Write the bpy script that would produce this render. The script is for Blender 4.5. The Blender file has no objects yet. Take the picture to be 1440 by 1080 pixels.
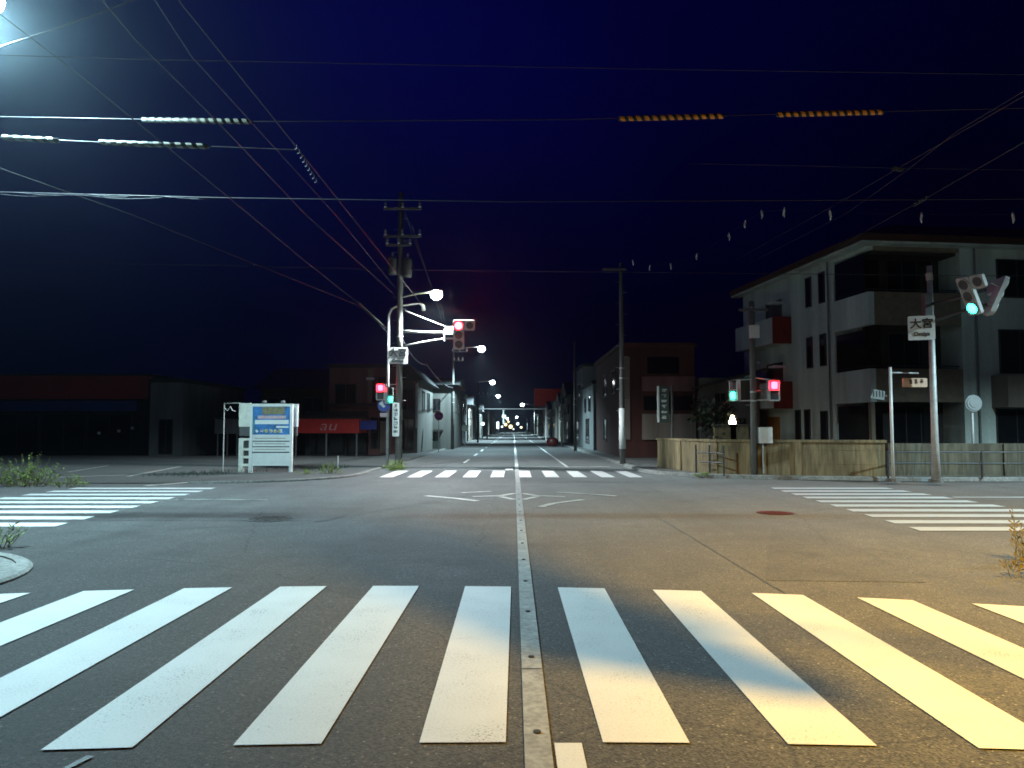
import bpy, bmesh, math, random
from mathutils import Vector, Matrix, noise as mnoise
R = random.Random(7)
S = bpy.context.scene
COL = S.collection
PI = math.pi
F = 1082.0
H = 1.55
PITCH = math.atan(63 / F)
YAW = 2 / F

def P(u, v, Y):
    """world point seen at photo pixel (u, v), at depth Y down the street"""
    x, y, z = (u - 720) / F, 1.0, (540 - v) / F
    y, z = math.cos(PITCH) * y - math.sin(PITCH) * z, math.sin(PITCH) * y + math.cos(PITCH) * z
    x, y = x * math.cos(YAW) - y * math.sin(YAW), x * math.sin(YAW) + y * math.cos(YAW)
    t = Y / y
    return Vector((x * t, Y, H + z * t))

def G(u, v):
    """ground point at photo pixel"""
    a = P(u, v, 1.0)
    t = H / (H - a.z)
    return Vector((a.x * t, t, 0))

# ------------------------------------------------------------------ materials
def mat(name, c, rough=.6, var=.25, scale=3., bump=0., bscale=40., metal=0., spec=.5, streak=False,
        emit=None, estr=0., fine=None):
    m = bpy.data.materials.new(name); m.use_nodes = True
    nt = m.node_tree; nd = nt.nodes; lk = nt.links
    b = nd['Principled BSDF']
    tc = nd.new('ShaderNodeTexCoord')
    mp = nd.new('ShaderNodeMapping'); lk.new(tc.outputs['Object'], mp.inputs['Vector'])
    if streak: mp.inputs['Scale'].default_value = (1.6, 1.6, .18)
    n = nd.new('ShaderNodeTexNoise'); n.inputs['Scale'].default_value = scale
    n.inputs['Detail'].default_value = 6; n.inputs['Roughness'].default_value = .62
    lk.new(mp.outputs[0], n.inputs['Vector'])
    r = nd.new('ShaderNodeValToRGB')
    r.color_ramp.elements[0].position = .3; r.color_ramp.elements[1].position = .7
    lo = [x * (1 - var) for x in c[:3]] + [1]; hi = [min(1, x * (1 + var * .6)) for x in c[:3]] + [1]
    r.color_ramp.elements[0].color = lo; r.color_ramp.elements[1].color = hi
    lk.new(n.outputs['Fac'], r.inputs['Fac'])
    out = r.outputs['Color']
    if fine:
        n3 = nd.new('ShaderNodeTexNoise'); n3.inputs['Scale'].default_value = fine[0]; n3.inputs['Detail'].default_value = 4
        lk.new(mp.outputs[0] if streak else tc.outputs['Object'], n3.inputs['Vector'])
        mx = nd.new('ShaderNodeMix'); mx.data_type = 'RGBA'; mx.blend_type = 'MULTIPLY'; mx.inputs[0].default_value = fine[1]
        r3 = nd.new('ShaderNodeValToRGB'); r3.color_ramp.elements[0].position = .35; r3.color_ramp.elements[1].position = .62
        lk.new(n3.outputs['Fac'], r3.inputs['Fac'])
        lk.new(out, mx.inputs[6]); lk.new(r3.outputs['Color'], mx.inputs[7]); out = mx.outputs[2]
    lk.new(out, b.inputs['Base Color'])
    b.inputs['Roughness'].default_value = rough; b.inputs['Metallic'].default_value = metal
    b.inputs['Specular IOR Level'].default_value = spec
    if bump:
        n2 = nd.new('ShaderNodeTexNoise'); n2.inputs['Scale'].default_value = bscale; n2.inputs['Detail'].default_value = 5
        lk.new(tc.outputs['Object'], n2.inputs['Vector'])
        bp = nd.new('ShaderNodeBump'); bp.inputs['Strength'].default_value = bump; bp.inputs['Distance'].default_value = .02
        lk.new(n2.outputs['Fac'], bp.inputs['Height']); lk.new(bp.outputs[0], b.inputs['Normal'])
    if emit:
        b.inputs['Emission Color'].default_value = (*emit, 1); b.inputs['Emission Strength'].default_value = estr
    return m

def asphalt(name, base=.045, tint=(1, 1, 1), seam=True):
    m = bpy.data.materials.new(name); m.use_nodes = True
    nt = m.node_tree; nd = nt.nodes; lk = nt.links; b = nd['Principled BSDF']
    g = nd.new('ShaderNodeNewGeometry')
    def noi(sc, det=5, ro=.6, vec=None):
        n = nd.new('ShaderNodeTexNoise'); n.inputs['Scale'].default_value = sc; n.inputs['Detail'].default_value = det
        n.inputs['Roughness'].default_value = ro; lk.new(vec or g.outputs['Position'], n.inputs['Vector']); return n.outputs['Fac']
    def ramp(s, p0, c0, p1, c1):
        r = nd.new('ShaderNodeMapRange'); r.inputs['From Min'].default_value = p0; r.inputs['From Max'].default_value = p1
        r.inputs['To Min'].default_value = c0; r.inputs['To Max'].default_value = c1; lk.new(s, r.inputs['Value']); return r.outputs[0]
    def mul(a, c):
        k = nd.new('ShaderNodeMath'); k.operation = 'MULTIPLY'; lk.new(a, k.inputs[0])
        if isinstance(c, float): k.inputs[1].default_value = c
        else: lk.new(c, k.inputs[1])
        return k.outputs[0]
    v = nd.new('ShaderNodeTexVoronoi'); v.inputs['Scale'].default_value = 85.; lk.new(g.outputs['Position'], v.inputs['Vector'])
    sep = nd.new('ShaderNodeSeparateColor'); lk.new(v.outputs['Color'], sep.inputs[0])
    agg = ramp(sep.outputs[0], 0., .3, 1., 1.75)
    sp = ramp(sep.outputs[1], .955, 1., .985, 2.6)             # pale stone chips
    big = ramp(noi(.22, 4), .35, .78, .68, 1.2)
    mid = ramp(noi(1.6, 6, .7), .3, .8, .72, 1.2)
    mp = nd.new('ShaderNodeMapping'); mp.inputs['Scale'].default_value = (1.1, .07, 1); lk.new(g.outputs['Position'], mp.inputs['Vector'])
    trk = ramp(noi(1.2, 4, .6, mp.outputs[0]), .35, .82, .7, 1.15)  # wear running along the lanes
    val = mul(mul(mul(mul(mul(agg, sp), big), mid), trk), float(base))
    val = mul(val, ramp(noi(.75, 3, .55), .58, 1., .7, .68))       # oil and damp stains
    if seam:
        # hairline cracks
        v2 = nd.new('ShaderNodeTexVoronoi'); v2.feature = 'DISTANCE_TO_EDGE'; v2.inputs['Scale'].default_value = .23
        wn = nd.new('ShaderNodeTexNoise'); wn.inputs['Scale'].default_value = 1.3; wn.inputs['Detail'].default_value = 5
        lk.new(g.outputs['Position'], wn.inputs['Vector'])
        va = nd.new('ShaderNodeMix'); va.data_type = 'VECTOR'; va.inputs[0].default_value = .28
        lk.new(g.outputs['Position'], va.inputs[4]); lk.new(wn.outputs['Color'], va.inputs[5]); lk.new(va.outputs[1], v2.inputs['Vector'])
        ck = ramp(v2.outputs['Distance'], .0005, .55, .003, 1.)
        val = mul(val, ck)
    cc = nd.new('ShaderNodeCombineColor')
    for i, t in enumerate(tint): lk.new(mul(val, float(t)), cc.inputs[i])
    lk.new(cc.outputs[0], b.inputs['Base Color'])
    b.inputs['Roughness'].default_value = .8; b.inputs['Specular IOR Level'].default_value = .3
    b.inputs['Diffuse Roughness'].default_value = 1.; b.inputs['Sheen Weight'].default_value = .16; b.inputs['Sheen Roughness'].default_value = .6
    bp = nd.new('ShaderNodeBump'); bp.inputs['Strength'].default_value = .55; bp.inputs['Distance'].default_value = .006
    lk.new(v.outputs['Distance'], bp.inputs['Height']); lk.new(bp.outputs[0], b.inputs['Normal'])
    return m

def paint(name, c=(.82, .82, .8), worn=.35):
    """road paint: grain of the asphalt below shows in chips"""
    m = bpy.data.materials.new(name); m.use_nodes = True
    nt = m.node_tree; nd = nt.nodes; lk = nt.links; b = nd['Principled BSDF']
    g = nd.new('ShaderNodeNewGeometry')
    n = nd.new('ShaderNodeTexNoise'); n.inputs['Scale'].default_value = 2.2; n.inputs['Detail'].default_value = 7; lk.new(g.outputs[0], n.inputs['Vector'])
    n2 = nd.new('ShaderNodeTexNoise'); n2.inputs['Scale'].default_value = 70; n2.inputs['Detail'].default_value = 3; lk.new(g.outputs[0], n2.inputs['Vector'])
    a = nd.new('ShaderNodeMath'); a.operation = 'MULTIPLY_ADD'; a.inputs[1].default_value = .55
    lk.new(n.outputs[0], a.inputs[0]); lk.new(n2.outputs[0], a.inputs[2])
    r = nd.new('ShaderNodeValToRGB'); e = r.color_ramp.elements
    e[0].position = worn; e[0].color = (.09, .09, .085, 1)
    e[1].position = worn + .1; e[1].color = (c[0] * .86, c[1] * .86, c[2] * .86, 1)
    k = e.new(.85); k.color = (*c, 1)
    lk.new(a.outputs[0], r.inputs[0]); lk.new(r.outputs[0], b.inputs['Base Color'])
    b.inputs['Roughness'].default_value = .6
    bp = nd.new('ShaderNodeBump'); bp.inputs['Strength'].default_value = .25; bp.inputs['Distance'].default_value = .004
    lk.new(n2.outputs[0], bp.inputs['Height']); lk.new(bp.outputs[0], b.inputs['Normal'])
    return m

def blockwall(name, c):
    """concrete wall: board/block joints, stains running down"""
    m = mat(name, c, .85, .5, 1.1, .35, 30, streak=True, fine=(9, .45))
    return m

def glow(name, c, s, sample=True):
    m = bpy.data.materials.new(name); m.use_nodes = True
    nd = m.node_tree.nodes; lk = m.node_tree.links; b = nd['Principled BSDF']
    n = nd.new('ShaderNodeTexNoise'); n.inputs['Scale'].default_value = 8
    r = nd.new('ShaderNodeValToRGB'); r.color_ramp.elements[0].color = tuple(x * .85 for x in c) + (1,); r.color_ramp.elements[1].color = (*c, 1)
    lk.new(n.outputs[0], r.inputs[0]); lk.new(r.outputs[0], b.inputs['Emission Color'])
    b.inputs['Base Color'].default_value = (*[min(.8, x) for x in c], 1)
    b.inputs['Emission Strength'].default_value = s
    if not sample: m.cycles.emission_sampling = 'NONE'
    return m

M = dict(
    road=asphalt('asphalt', .084), lot=asphalt('lot_asphalt', .03, (1, 1.02, .95)),
    patch=asphalt('patch_asphalt', .07), oldpatch=asphalt('old_asphalt', .11, (1, 1, .98)),
    ground=mat('earth', (.035, .035, .03), .9, .5, .6, .5, 12),
    white=paint('road_paint', (.74, .75, .74), .49), worn=paint('worn_paint', (.7, .7, .64), .64), old=paint('old_paint', (.55, .55, .5), .72),
    strip=mat('strip_concrete', (.4, .4, .385), .8, .3, 5., .3, 60, fine=(28, .3)),
    conc=mat('pavement_concrete', (.2, .2, .19), .85, .4, 1.5, .4, 30, fine=(14, .5)),
    kerb=mat('kerb_concrete', (.32, .32, .3), .85, .35, 3., .3, 40, fine=(20, .4)),
    pole=mat('pole_concrete', (.15, .15, .142), .8, .3, 2.5, .2, 50, streak=True),
    galv=mat('galvanised_steel', (.5, .51, .5), .5, .25, 6., .05, 40, metal=.1),
    whitem=mat('white_enamel', (.78, .79, .77), .4, .12, 4., .03, 20),
    cream=mat('cream_enamel', (.78, .78, .68), .5, .2, 5., .05, 20),
    grey=mat('grey_metal', (.1, .1, .1), .5, .3, 5., .05, 30),
    dark=mat('dark_metal', (.035, .035, .04), .5, .3, 5., .05, 30),
    black=mat('black_rubber', (.012, .012, .013), .55, .3, 8.),
    wire=mat('wire_sheath', (.06, .06, .068), .45, .3, 8.),
    wirehi=mat('bare_wire', (.04, .04, .046), .45, .2, 8.),
    coil=mat('white_coil', (.13, .13, .11), .45, .15, 9.),
    sodcoil=mat('sodium_lit_coil', (.9, .36, .06), .45, .15, 9.),  # orange lamp light put into the colour of the pale tape
    porcelain=mat('porcelain', (.75, .75, .72), .25, .1, 8.),
    glass=mat('dark_glass', (.012, .014, .018), .08, .3, 2., spec=.7),
    glass2=mat('curtained_glass', (.07, .08, .075), .2, .5, 1.8, spec=.6, streak=True),
    sash=mat('bronze_sash', (.05, .045, .04), .45, .25, 5.),
    apt=mat('apartment_render', (.68, .78, .72), .85, .28, .7, .25, 60, streak=True, fine=(40, .2)),
    aptbrown=mat('brown_tile', (.26, .21, .15), .75, .3, 3., .2, 40, fine=(26, .3)),
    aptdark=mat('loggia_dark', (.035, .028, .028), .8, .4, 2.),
    redpanel=mat('red_panel', (.22, .022, .016), .6, .3, 2.),
    roofbrown=mat('brown_roof', (.07, .028, .016), .7, .4, 2.),
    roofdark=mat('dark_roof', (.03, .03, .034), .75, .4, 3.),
    doorw=mat('orange_wood', (.42, .18, .04), .55, .35, 3., .1, 30, streak=True),
    wallw=blockwall('stained_wall', (.3, .225, .12)), wallg=blockwall('grey_block_wall', (.15, .13, .09)),
    housew=mat('pale_siding', (.13, .13, .12), .8, .3, 1., .2, 30, streak=True),
    pink=mat('red_tinted_render', (.2, .1, .1), .85, .35, .8, .2, 30, streak=True),  # red signal glow on the house is put into this wall colour
    redbld=mat('red_brown_cladding', (.075, .024, .02), .8, .45, .9, .2, 20, streak=True),
    tan=mat('tan_siding', (.24, .2, .17), .85, .35, .9, .2, 30, streak=True),
    greyb=mat('grey_siding', (.2, .22, .22), .85, .35, .9, .2, 30, streak=True),
    fascia=mat('store_red', (.35, .02, .02), .5, .2, .5), blue=mat('store_blue', (.02, .06, .3), .4, .3, .5),
    signred=mat('sign_red', (.5, .025, .02), .45, .2, 2., emit=(.5, .01, .008), estr=.012),
    signface=mat('sign_white', (.8, .82, .8), .45, .1, 3.), ink=mat('sign_ink', (.02, .022, .03), .5, .2, 6.),
    inkred=mat('sign_red_ink', (.55, .05, .04), .5, .2, 6.), yellow=mat('poster_yellow', (.75, .58, .12), .5, .2, 6.),
    sblue=mat('sign_blue', (.01, .04, .3), .4, .2, 4.), poster=mat('poster_blue', (.04, .2, .5), .4, .65, 4.),
    teal=mat('poster_teal', (.05, .28, .36), .4, .4, 5.), pinkp=mat('poster_pink', (.6, .42, .45), .5, .3, 5.),
    olive=mat('poster_olive', (.22, .2, .1), .5, .5, 9.),
    orange=mat('orange_plate', (.62, .42, .3), .5, .2, 4.), greensign=mat('green_signboard', (.06, .1, .08), .5, .3, 4.),
    mirror=mat('mirror_acrylic', (.3, .32, .32), .3, .1, 3.),
    leaf=mat('weed_leaf', (.26, .36, .08), .6, .5, 6.), drystem=mat('dry_stem', (.2, .17, .08), .7, .4, 9.),
    leafd=mat('dark_leaf', (.025, .036, .018), .6, .5, 3.), bark=mat('bark', (.06, .045, .035), .9, .4, 6., .4, 20),
    iron=mat('cast_iron', (.05, .048, .045), .5, .4, 18., .5, 60), ironred=mat('rusty_iron', (.15, .04, .03), .6, .5, 18., .5, 60),
    led=glow('led_lens', (.86, 1., .93), 60.), ledfar=glow('led_lens_far', (.85, .95, 1.), 40.),
    sodium=glow('sodium_lens', (1, .5, .1), 30.),
    red=glow('red_lens', (1., .0018, .003), 600.), green=glow('green_lens', (.012, 1., .62), 40.),
    redman=glow('red_figure', (1., .003, .006), 220.), greenman=glow('green_figure', (.06, 1., .6), 7.),
    lensoff=mat('unlit_lens', (.05, .045, .05), .35, .3, 30., spec=.5),
    porch=glow('porch_globe', (1, .9, .62), 14.), warmsign=glow('warm_panel', (1, .78, .4), 3.), coolsign=glow('cool_panel', (.8, .95, 1.), 3.),
    housing=mat('signal_housing', (.5, .52, .51), .4, .15, 5.),
    redplast=mat('red_plastic', (.08, .01, .01), .45, .3, 5.),
)

# ------------------------------------------------------------------ mesh helpers
class MB:
    def __init__(s): s.v = []; s.f = []
    def add(s, vs, fs):
        o = len(s.v); s.v += [tuple(x) for x in vs]; s.f += [[i + o for i in f] for f in fs]; return s
    def box(s, x0, x1, y0, y1, z0, z1):
        vs = [(x, y, z) for x in (x0, x1) for y in (y0, y1) for z in (z0, z1)]
        return s.add(vs, [(0, 1, 3, 2), (4, 6, 7, 5), (0, 4, 5, 1), (2, 3, 7, 6), (0, 2, 6, 4), (1, 5, 7, 3)])
    def cbox(s, c, d, rz=0, rx=0):
        m = Matrix.Rotation(rz, 3, 'Z') @ Matrix.Rotation(rx, 3, 'X')
        vs = [Vector(c) + m @ Vector((x * d[0] / 2, y * d[1] / 2, z * d[2] / 2)) for x in (-1, 1) for y in (-1, 1) for z in (-1, 1)]
        return s.add(vs, [(0, 1, 3, 2), (4, 6, 7, 5), (0, 4, 5, 1), (2, 3, 7, 6), (0, 2, 6, 4), (1, 5, 7, 3)])
    def tube(s, pts, r, n=8, caps=True):
        pts = [Vector(p) for p in pts]; k = len(pts)
        rs = r if isinstance(r, (list, tuple)) else [r] * k
        up = None; rings = []
        for i in range(k):
            t = (pts[min(i + 1, k - 1)] - pts[max(i - 1, 0)]).normalized()
            if up is None:
                up = Vector((0, 0, 1)) if abs(t.z) < .9 else Vector((0, 1, 0))
            a = t.cross(up).normalized(); up = a.cross(t).normalized()
            rings.append([pts[i] + (a * math.cos(2 * PI * j / n) + up * math.sin(2 * PI * j / n)) * rs[i] for j in range(n)])
        o = [p for g in rings for p in g]; fs = []
        for i in range(k - 1):
            for j in range(n):
                fs.append((i * n + j, i * n + (j + 1) % n, (i + 1) * n + (j + 1) % n, (i + 1) * n + j))
        if caps: fs += [tuple(range(n))[::-1], tuple((k - 1) * n + j for j in range(n))]
        return s.add(o, fs)
    def prism(s, poly, z0, z1):
        n = len(poly)
        vs = [(x, y, z0) for x, y in poly] + [(x, y, z1) for x, y in poly]
        return s.add(vs, [tuple(range(n))[::-1], tuple(range(n, 2 * n))] + [(i, (i + 1) % n, n + (i + 1) % n, n + i) for i in range(n)])
    def prismy(s, poly, y0, y1):
        """polygon in x, z extruded along y"""
        n = len(poly)
        vs = [(x, y0, z) for x, z in poly] + [(x, y1, z) for x, z in poly]
        return s.add(vs, [tuple(range(n)), tuple(range(n, 2 * n))[::-1]] + [(i, n + i, n + (i + 1) % n, (i + 1) % n) for i in range(n)])
    def disc(s, c, r, y0, y1, n=20):
        return s.prismy([(c[0] + r * math.cos(2 * PI * i / n), c[1] + r * math.sin(2 * PI * i / n)) for i in range(n)], y0, y1)
    def sphere(s, c, r, n=12, m=8, sz=1.):
        vs = []; fs = []
        for i in range(m + 1):
            a = PI * i / m
            for j in range(n):
                b = 2 * PI * j / n
                vs.append((c[0] + r * math.sin(a) * math.cos(b), c[1] + r * math.sin(a) * math.sin(b), c[2] + r * sz * math.cos(a)))
        for i in range(m):
            for j in range(n): fs.append((i * n + j, (i + 1) * n + j, (i + 1) * n + (j + 1) % n, i * n + (j + 1) % n))
        return s.add(vs, fs)
    def poly(s, pts): return s.add(pts, [tuple(range(len(pts)))])
    def build(s, name, m, parent=None, smooth=False, loc=None):
        me = bpy.data.meshes.new(name); me.from_pydata(s.v, [], s.f); me.validate()
        bm = bmesh.new(); bm.from_mesh(me); bmesh.ops.recalc_face_normals(bm, faces=bm.faces); bm.to_mesh(me); bm.free()
        me.materials.append(M[m] if isinstance(m, str) else m)
        if smooth:
            for p in me.polygons: p.use_smooth = True
        o = bpy.data.objects.new(name, me); COL.objects.link(o)
        if parent: o.parent = parent
        if loc: o.location = loc
        return o

def rrect(w, h, r, n=4, cx=0, cz=0):
    o = []
    for (sx, sz, a0) in ((1, 1, 0), (-1, 1, 90), (-1, -1, 180), (1, -1, 270)):
        for i in range(n + 1):
            a = math.radians(a0 + 90 * i / n)
            o.append((cx + sx * (w / 2 - r) + r * math.cos(a), cz + sz * (h / 2 - r) + r * math.sin(a)))
    return o

def tag(o, label=None, cat=None, group=None, kind=None):
    if label: o['label'] = label
    if cat: o['category'] = cat
    if group: o['group'] = group
    if kind: o['kind'] = kind
    return o

def thing(name, label, cat, loc=(0, 0, 0), rz=0., group=None, rx=0.):
    o = bpy.data.objects.new(name, None); COL.objects.link(o)
    o.location = loc; o.rotation_euler = (rx, 0, rz); o.empty_display_size = .2
    return tag(o, label, cat, group)

def copy_tree(o, parent=None):
    c = o.copy(); COL.objects.link(c)
    if parent: c.parent = parent
    for ch in list(o.children): copy_tree(ch, c)
    return c

def text(name, body, size, m, parent, loc, rz=0., shear=0., sx=1., line=1., bold=0.):
    c = bpy.data.curves.new(name, 'FONT'); c.body = body; c.size = size; c.extrude = .006; c.shear = shear
    c.align_x = 'CENTER'; c.align_y = 'CENTER'; c.space_line = line; c.offset = bold; c.resolution_u = 3
    o = bpy.data.objects.new(name, c); COL.objects.link(o)
    dg = bpy.context.evaluated_depsgraph_get(); dg.update()
    me = bpy.data.meshes.new_from_object(o.evaluated_get(dg)); bpy.data.objects.remove(o)
    me.materials.clear(); me.materials.append(M[m])
    o = bpy.data.objects.new(name, me); COL.objects.link(o); o.parent = parent
    o.location = loc; o.rotation_euler = (PI / 2, 0, rz); o.scale = (sx, 1, 1)
    return o

def strokes(mb, x0, x1, z0, z1, y, rnd, th=.012):
    """a block of small character-like strokes that cannot be read, as in the photo"""
    w, h = x1 - x0, z1 - z0
    for _ in range(3):
        z = z0 + rnd.uniform(.1, .9) * h; a = x0 + rnd.uniform(0, .3) * w; b = x1 - rnd.uniform(0, .3) * w
        mb.box(a, b, y - .004, y, z - th / 2, z + th / 2)
    for _ in range(2):
        x = x0 + rnd.uniform(.15, .85) * w; a = z0 + rnd.uniform(0, .3) * h; b = z1 - rnd.uniform(0, .3) * h
        mb.box(x - th / 2, x + th / 2, y - .0065, y, a, b)

# ------------------------------------------------------------------ ground, roads, markings
def sheet(name, pts, z, m):
    o = MB().poly([(p[0], p[1], z) for p in pts]).build(name, m)
    return tag(o, kind='structure')

sheet('ground', [(-700, -60), (700, -60), (700, 900), (-700, 900)], 0, 'ground')
XL, XR = -5.1, 4.6
YN, YF = 10.4, 21.3

def arc(cx, cy, r, a0, a1, n=8):
    return [(cx + r * math.cos(math.radians(a0 + (a1 - a0) * i / n)), cy + r * math.sin(math.radians(a0 + (a1 - a0) * i / n))) for i in range(n + 1)]

# road: a cross of two streets as one outline
NL, NR = XL + .02, XR + 1.15
road = ([(NL, -15)] + arc(NL - 1.9, YN - 2.75, 1.9, 0, 90)[:-1] + [(NL - 1.9, YN - .85), (-70, YN - .8), (-70, YF + .4), (XL - 4, YF + .4)]
        + arc(XL - 4, YF + 4.4, 4., 270, 360) + [(XL, 420), (XR - .1, 420), (XR - .1, 29.)]
        + arc(XR + 4.4, 28., 4.5, 180, 258) + [(10, YF + 1.2), (70, YF + .6), (70, YN), (NR + 3, YN)]
        + arc(NR + 2.6, YN - 2.6, 2.6, 90, 180) + [(NR, -15)])
sheet('road', road, .004, 'road')
# asphalt repairs
sheet('road_patch', [G(1085, 742), G(1190, 760), G(1302, 820), G(1075, 817)], .008, 'patch')
sheet('road_patch', [(-4.9, 3.15), (-4.9, 3.72), (-2.02, 3.72), (-2.09, 3.3), (-2.3, 2.4), (-4.9, 2.4)], .008, 'oldpatch')
sheet('road_patch', [(-7.2, 13.1), (-3.1, 13.0), (-2.9, 15.1), (-7.0, 15.3)], .008, 'patch')
sheet('road_patch', [(.3, 22.3), (4.3, 22.3), (4.3, 24.4), (.3, 24.3)], .008, 'patch')

def wobble_strip(name, pts, w, z, m, amp=.01, step=.25):
    mb = MB(); L = []
    for a, b in zip(pts[:-1], pts[1:]):
        a = Vector((a[0], a[1], 0)); b = Vector((b[0], b[1], 0)); n = max(1, int((b - a).length / step))
        t = (b - a).normalized(); pnorm = Vector((-t.y, t.x, 0))
        for i in range(n + 1):
            p = a.lerp(b, i / n); o = mnoise.noise((p.x * 3, p.y * 3, 1.3)) * amp
            ww = w * (1 + .5 * mnoise.noise((p.x * 5, p.y * 5, 7.)))
            L.append((p + pnorm * (o + ww / 2), p + pnorm * (o - ww / 2)))
    vs = []
    for a, b in L: vs += [(a.x, a.y, z), (b.x, b.y, z)]
    mb.add(vs, [(2 * i, 2 * i + 1, 2 * i + 3, 2 * i + 2) for i in range(len(L) - 1)])
    return tag(mb.build(name, m), kind='structure')
wobble_strip('road_joint', [(2.6, 1.5), (2.55, 6.9), (2.5, 21)], .016, .012, 'patch', .012)
wobble_strip('road_joint', [(-2.35, 2.3), (-2.09, 3.3), (-2.0, 3.72)], .035, .012, 'black', .03, .1)
wobble_strip('road_joint', [(-7, 11.4), (-3.4, 12.6), (-1.2, 17.5), (-.6, 21)], .02, .012, 'patch', .05)

# near crosswalk, slightly skewed ends as laid
def stripe_block(name, quads, z, m):
    mb = MB()
    for q in quads: mb.poly([(x, y, z) for x, y in q])
    return tag(mb.build(name, m), kind='structure')
def fy(x): return 7.62 - .028 * (x + .5) ** 2 - .035 * x
def ny(x): return 3.88 - .02 * (x - .2) ** 2 * .8
q = []
for i in range(-5, 7):
    x = -.463 + i * .903; w = .43
    q.append([(x, ny(x)), (x + w - .005, ny(x + w)), (x + w + .01, fy(x + w)), (x - .01, fy(x))])
stripe_block('crosswalk', q, .0125, 'white')
q = []
for i in range(10):
    x = -4.28 + i * .885
    if x + .44 > 4.2: break
    q.append([(x, 24.6), (x + .44, 24.6), (x + .44, 28.4), (x, 28.4)])
stripe_block('crosswalk', q, .0125, 'white')
q = []
for i in range(9):
    y = 12.25 + i * .94
    q.append([(-11.4, y), (-7.25 - .06 * i, y), (-7.3 - .06 * i, y + .46), (-11.45, y + .46)])
stripe_block('crosswalk', q, .0125, 'white')
q = []
for i in range(10):
    y = 11.75 + i * .9
    q.append([(6.15 + .06 * i, y), (9.75, y), (9.75, y + .45), (6.2 + .06 * i, y + .45)])
stripe_block('crosswalk', q, .0125, 'white')

# meltwater strip with its nozzles down the middle of the road
cl = tag(MB().poly([(.052, 1.2, .016), (.182, 1.2, .016), (.2, 28.9, .016), (.06, 28.9, .016)]).build('centre_strip', 'strip'), kind='structure')
nz = MB()
for k in range(14):
    y = 2.7 + k * 1.29
    nz.prism([(.12 + .02 * math.cos(a), y + .022 * math.sin(a)) for a in [i * PI / 6 for i in range(12)]], .016, .024)
tag(nz.build('melt_nozzles', 'iron'), kind='structure')
wobble_strip('strip_joint', [(.05, 5.02), (.185, 5.02)], .012, .02, 'black', .004, .05)
wobble_strip('strip_joint', [(.05, 9.1), (.19, 9.1)], .012, .02, 'black', .004, .05)
sheet('lane_line', [(.2, -2), (.335, -2), (.335, 3.87), (.2, 3.87)], .0125, 'white')
sheet('lane_line', [(.06, 29.2), (.2, 29.2), (.2, 300), (.06, 300)], .0125, 'white')
sheet('lane_line', [(-.32, 28.8), (-.02, 28.8), (-.02, 30.4), (-.32, 30.4)], .0125, 'white')
q = []
for y in range(31, 200, 9):
    q.append([(2.12, y), (2.24, y), (2.24, y + 8.6), (2.12, y + 8.6)])
    q.append([(-2.3, y + 4), (-2.18, y + 4), (-2.18, y + 8), (-2.3, y + 8)])
stripe_block('edge_lines', q, .0125, 'white')
sheet('stop_line', [(.3, 31.2), (3.9, 31.2), (3.9, 31.5), (.3, 31.5)], .0125, 'worn')
sheet('centre_line', [(9.9, 17.4), (40, 17.4), (40, 17.55), (9.9, 17.55)], .0125, 'white')
sheet('centre_line', [(-7.3, 16.8), (-40, 16.8), (-40, 16.95), (-7.3, 16.95)], .008, 'old')
sheet('guide_line', [(-7.2, 16.85), (-5.35, 16.75), (-5.35, 16.9), (-7.2, 17.0)], .0125, 'old')
# worn diamond and guide dashes in the middle of the crossing
mk = MB()
def stroke(pts, w):
    for a, b in zip(pts[:-1], pts[1:]):
        a = Vector((*a, 0)); b = Vector((*b, 0)); t = (b - a).normalized(); n_ = Vector((-t.y, t.x, 0)) * w / 2
        mk.poly([(p.x, p.y, .0125) for p in (a + n_, b + n_, b - n_, a - n_)])
stroke([(-2.01, 17.84), (-1.3, 17.2)], .17); stroke([(-1.28, 17.18), (-.77, 16.55)], .17)
stroke([(-1.25, 18.7), (-.55, 19.1)], .16)
stroke([(1.08, 18.8), (1.75, 18.35)], .16); stroke([(1.77, 18.33), (2.35, 17.8)], .16)
stroke([(.54, 15.3), (.8, 16.0)], .16); stroke([(.81, 16.02), (1.5, 16.85)], .16)
for s_ in (-1, 1):
    c0 = .12
    stroke([(c0 + s_ * .1, 18.5), (c0 + s_ * .42, 17.85)], .15); stroke([(c0 + s_ * .42, 17.83), (c0 + s_ * 1.05, 17.62)], .16)
    stroke([(c0 + s_ * .1, 16.9), (c0 + s_ * .42, 17.62)], .15)
tag(mk.build('diamond_marking', 'worn'), kind='structure')

# manhole covers
def manhole(name, label, c, r, m):
    t = thing(name, label, 'manhole cover', (c[0], c[1], .008))
    n = 24
    k = MB().prism([(r * math.cos(2 * PI * i / n), r * math.sin(2 * PI * i / n)) for i in range(n)], 0, .008)
    rim = MB()
    for i in range(n):
        a, b = 2 * PI * i / n, 2 * PI * (i + 1) / n
        rim.poly([(r * 1.02 * math.cos(a), r * 1.02 * math.sin(a), .004), (r * 1.02 * math.cos(b), r * 1.02 * math.sin(b), .004),
                  (r * 1.28 * math.cos(b), r * 1.28 * math.sin(b), .004), (r * 1.28 * math.cos(a), r * 1.28 * math.sin(a), .004)])
    rim.build('rim', 'patch' if m == 'iron' else m, t)
    for i in range(-3, 4):
        for j in range(-3, 4):
            if (i * i + j * j) < 10: k.box(i * r * .24 - .02, i * r * .24 + .02, j * r * .24 - .02, j * r * .24 + .02, .008, .013)
    k.build('lid', m, t)
manhole('manhole_cover', 'round dark iron manhole cover left of the road centre', G(381, 730), .36, 'iron')
manhole('manhole_cover', 'round rusty red manhole cover beside the right crosswalk', G(1090, 722), .26, 'ironred')

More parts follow.
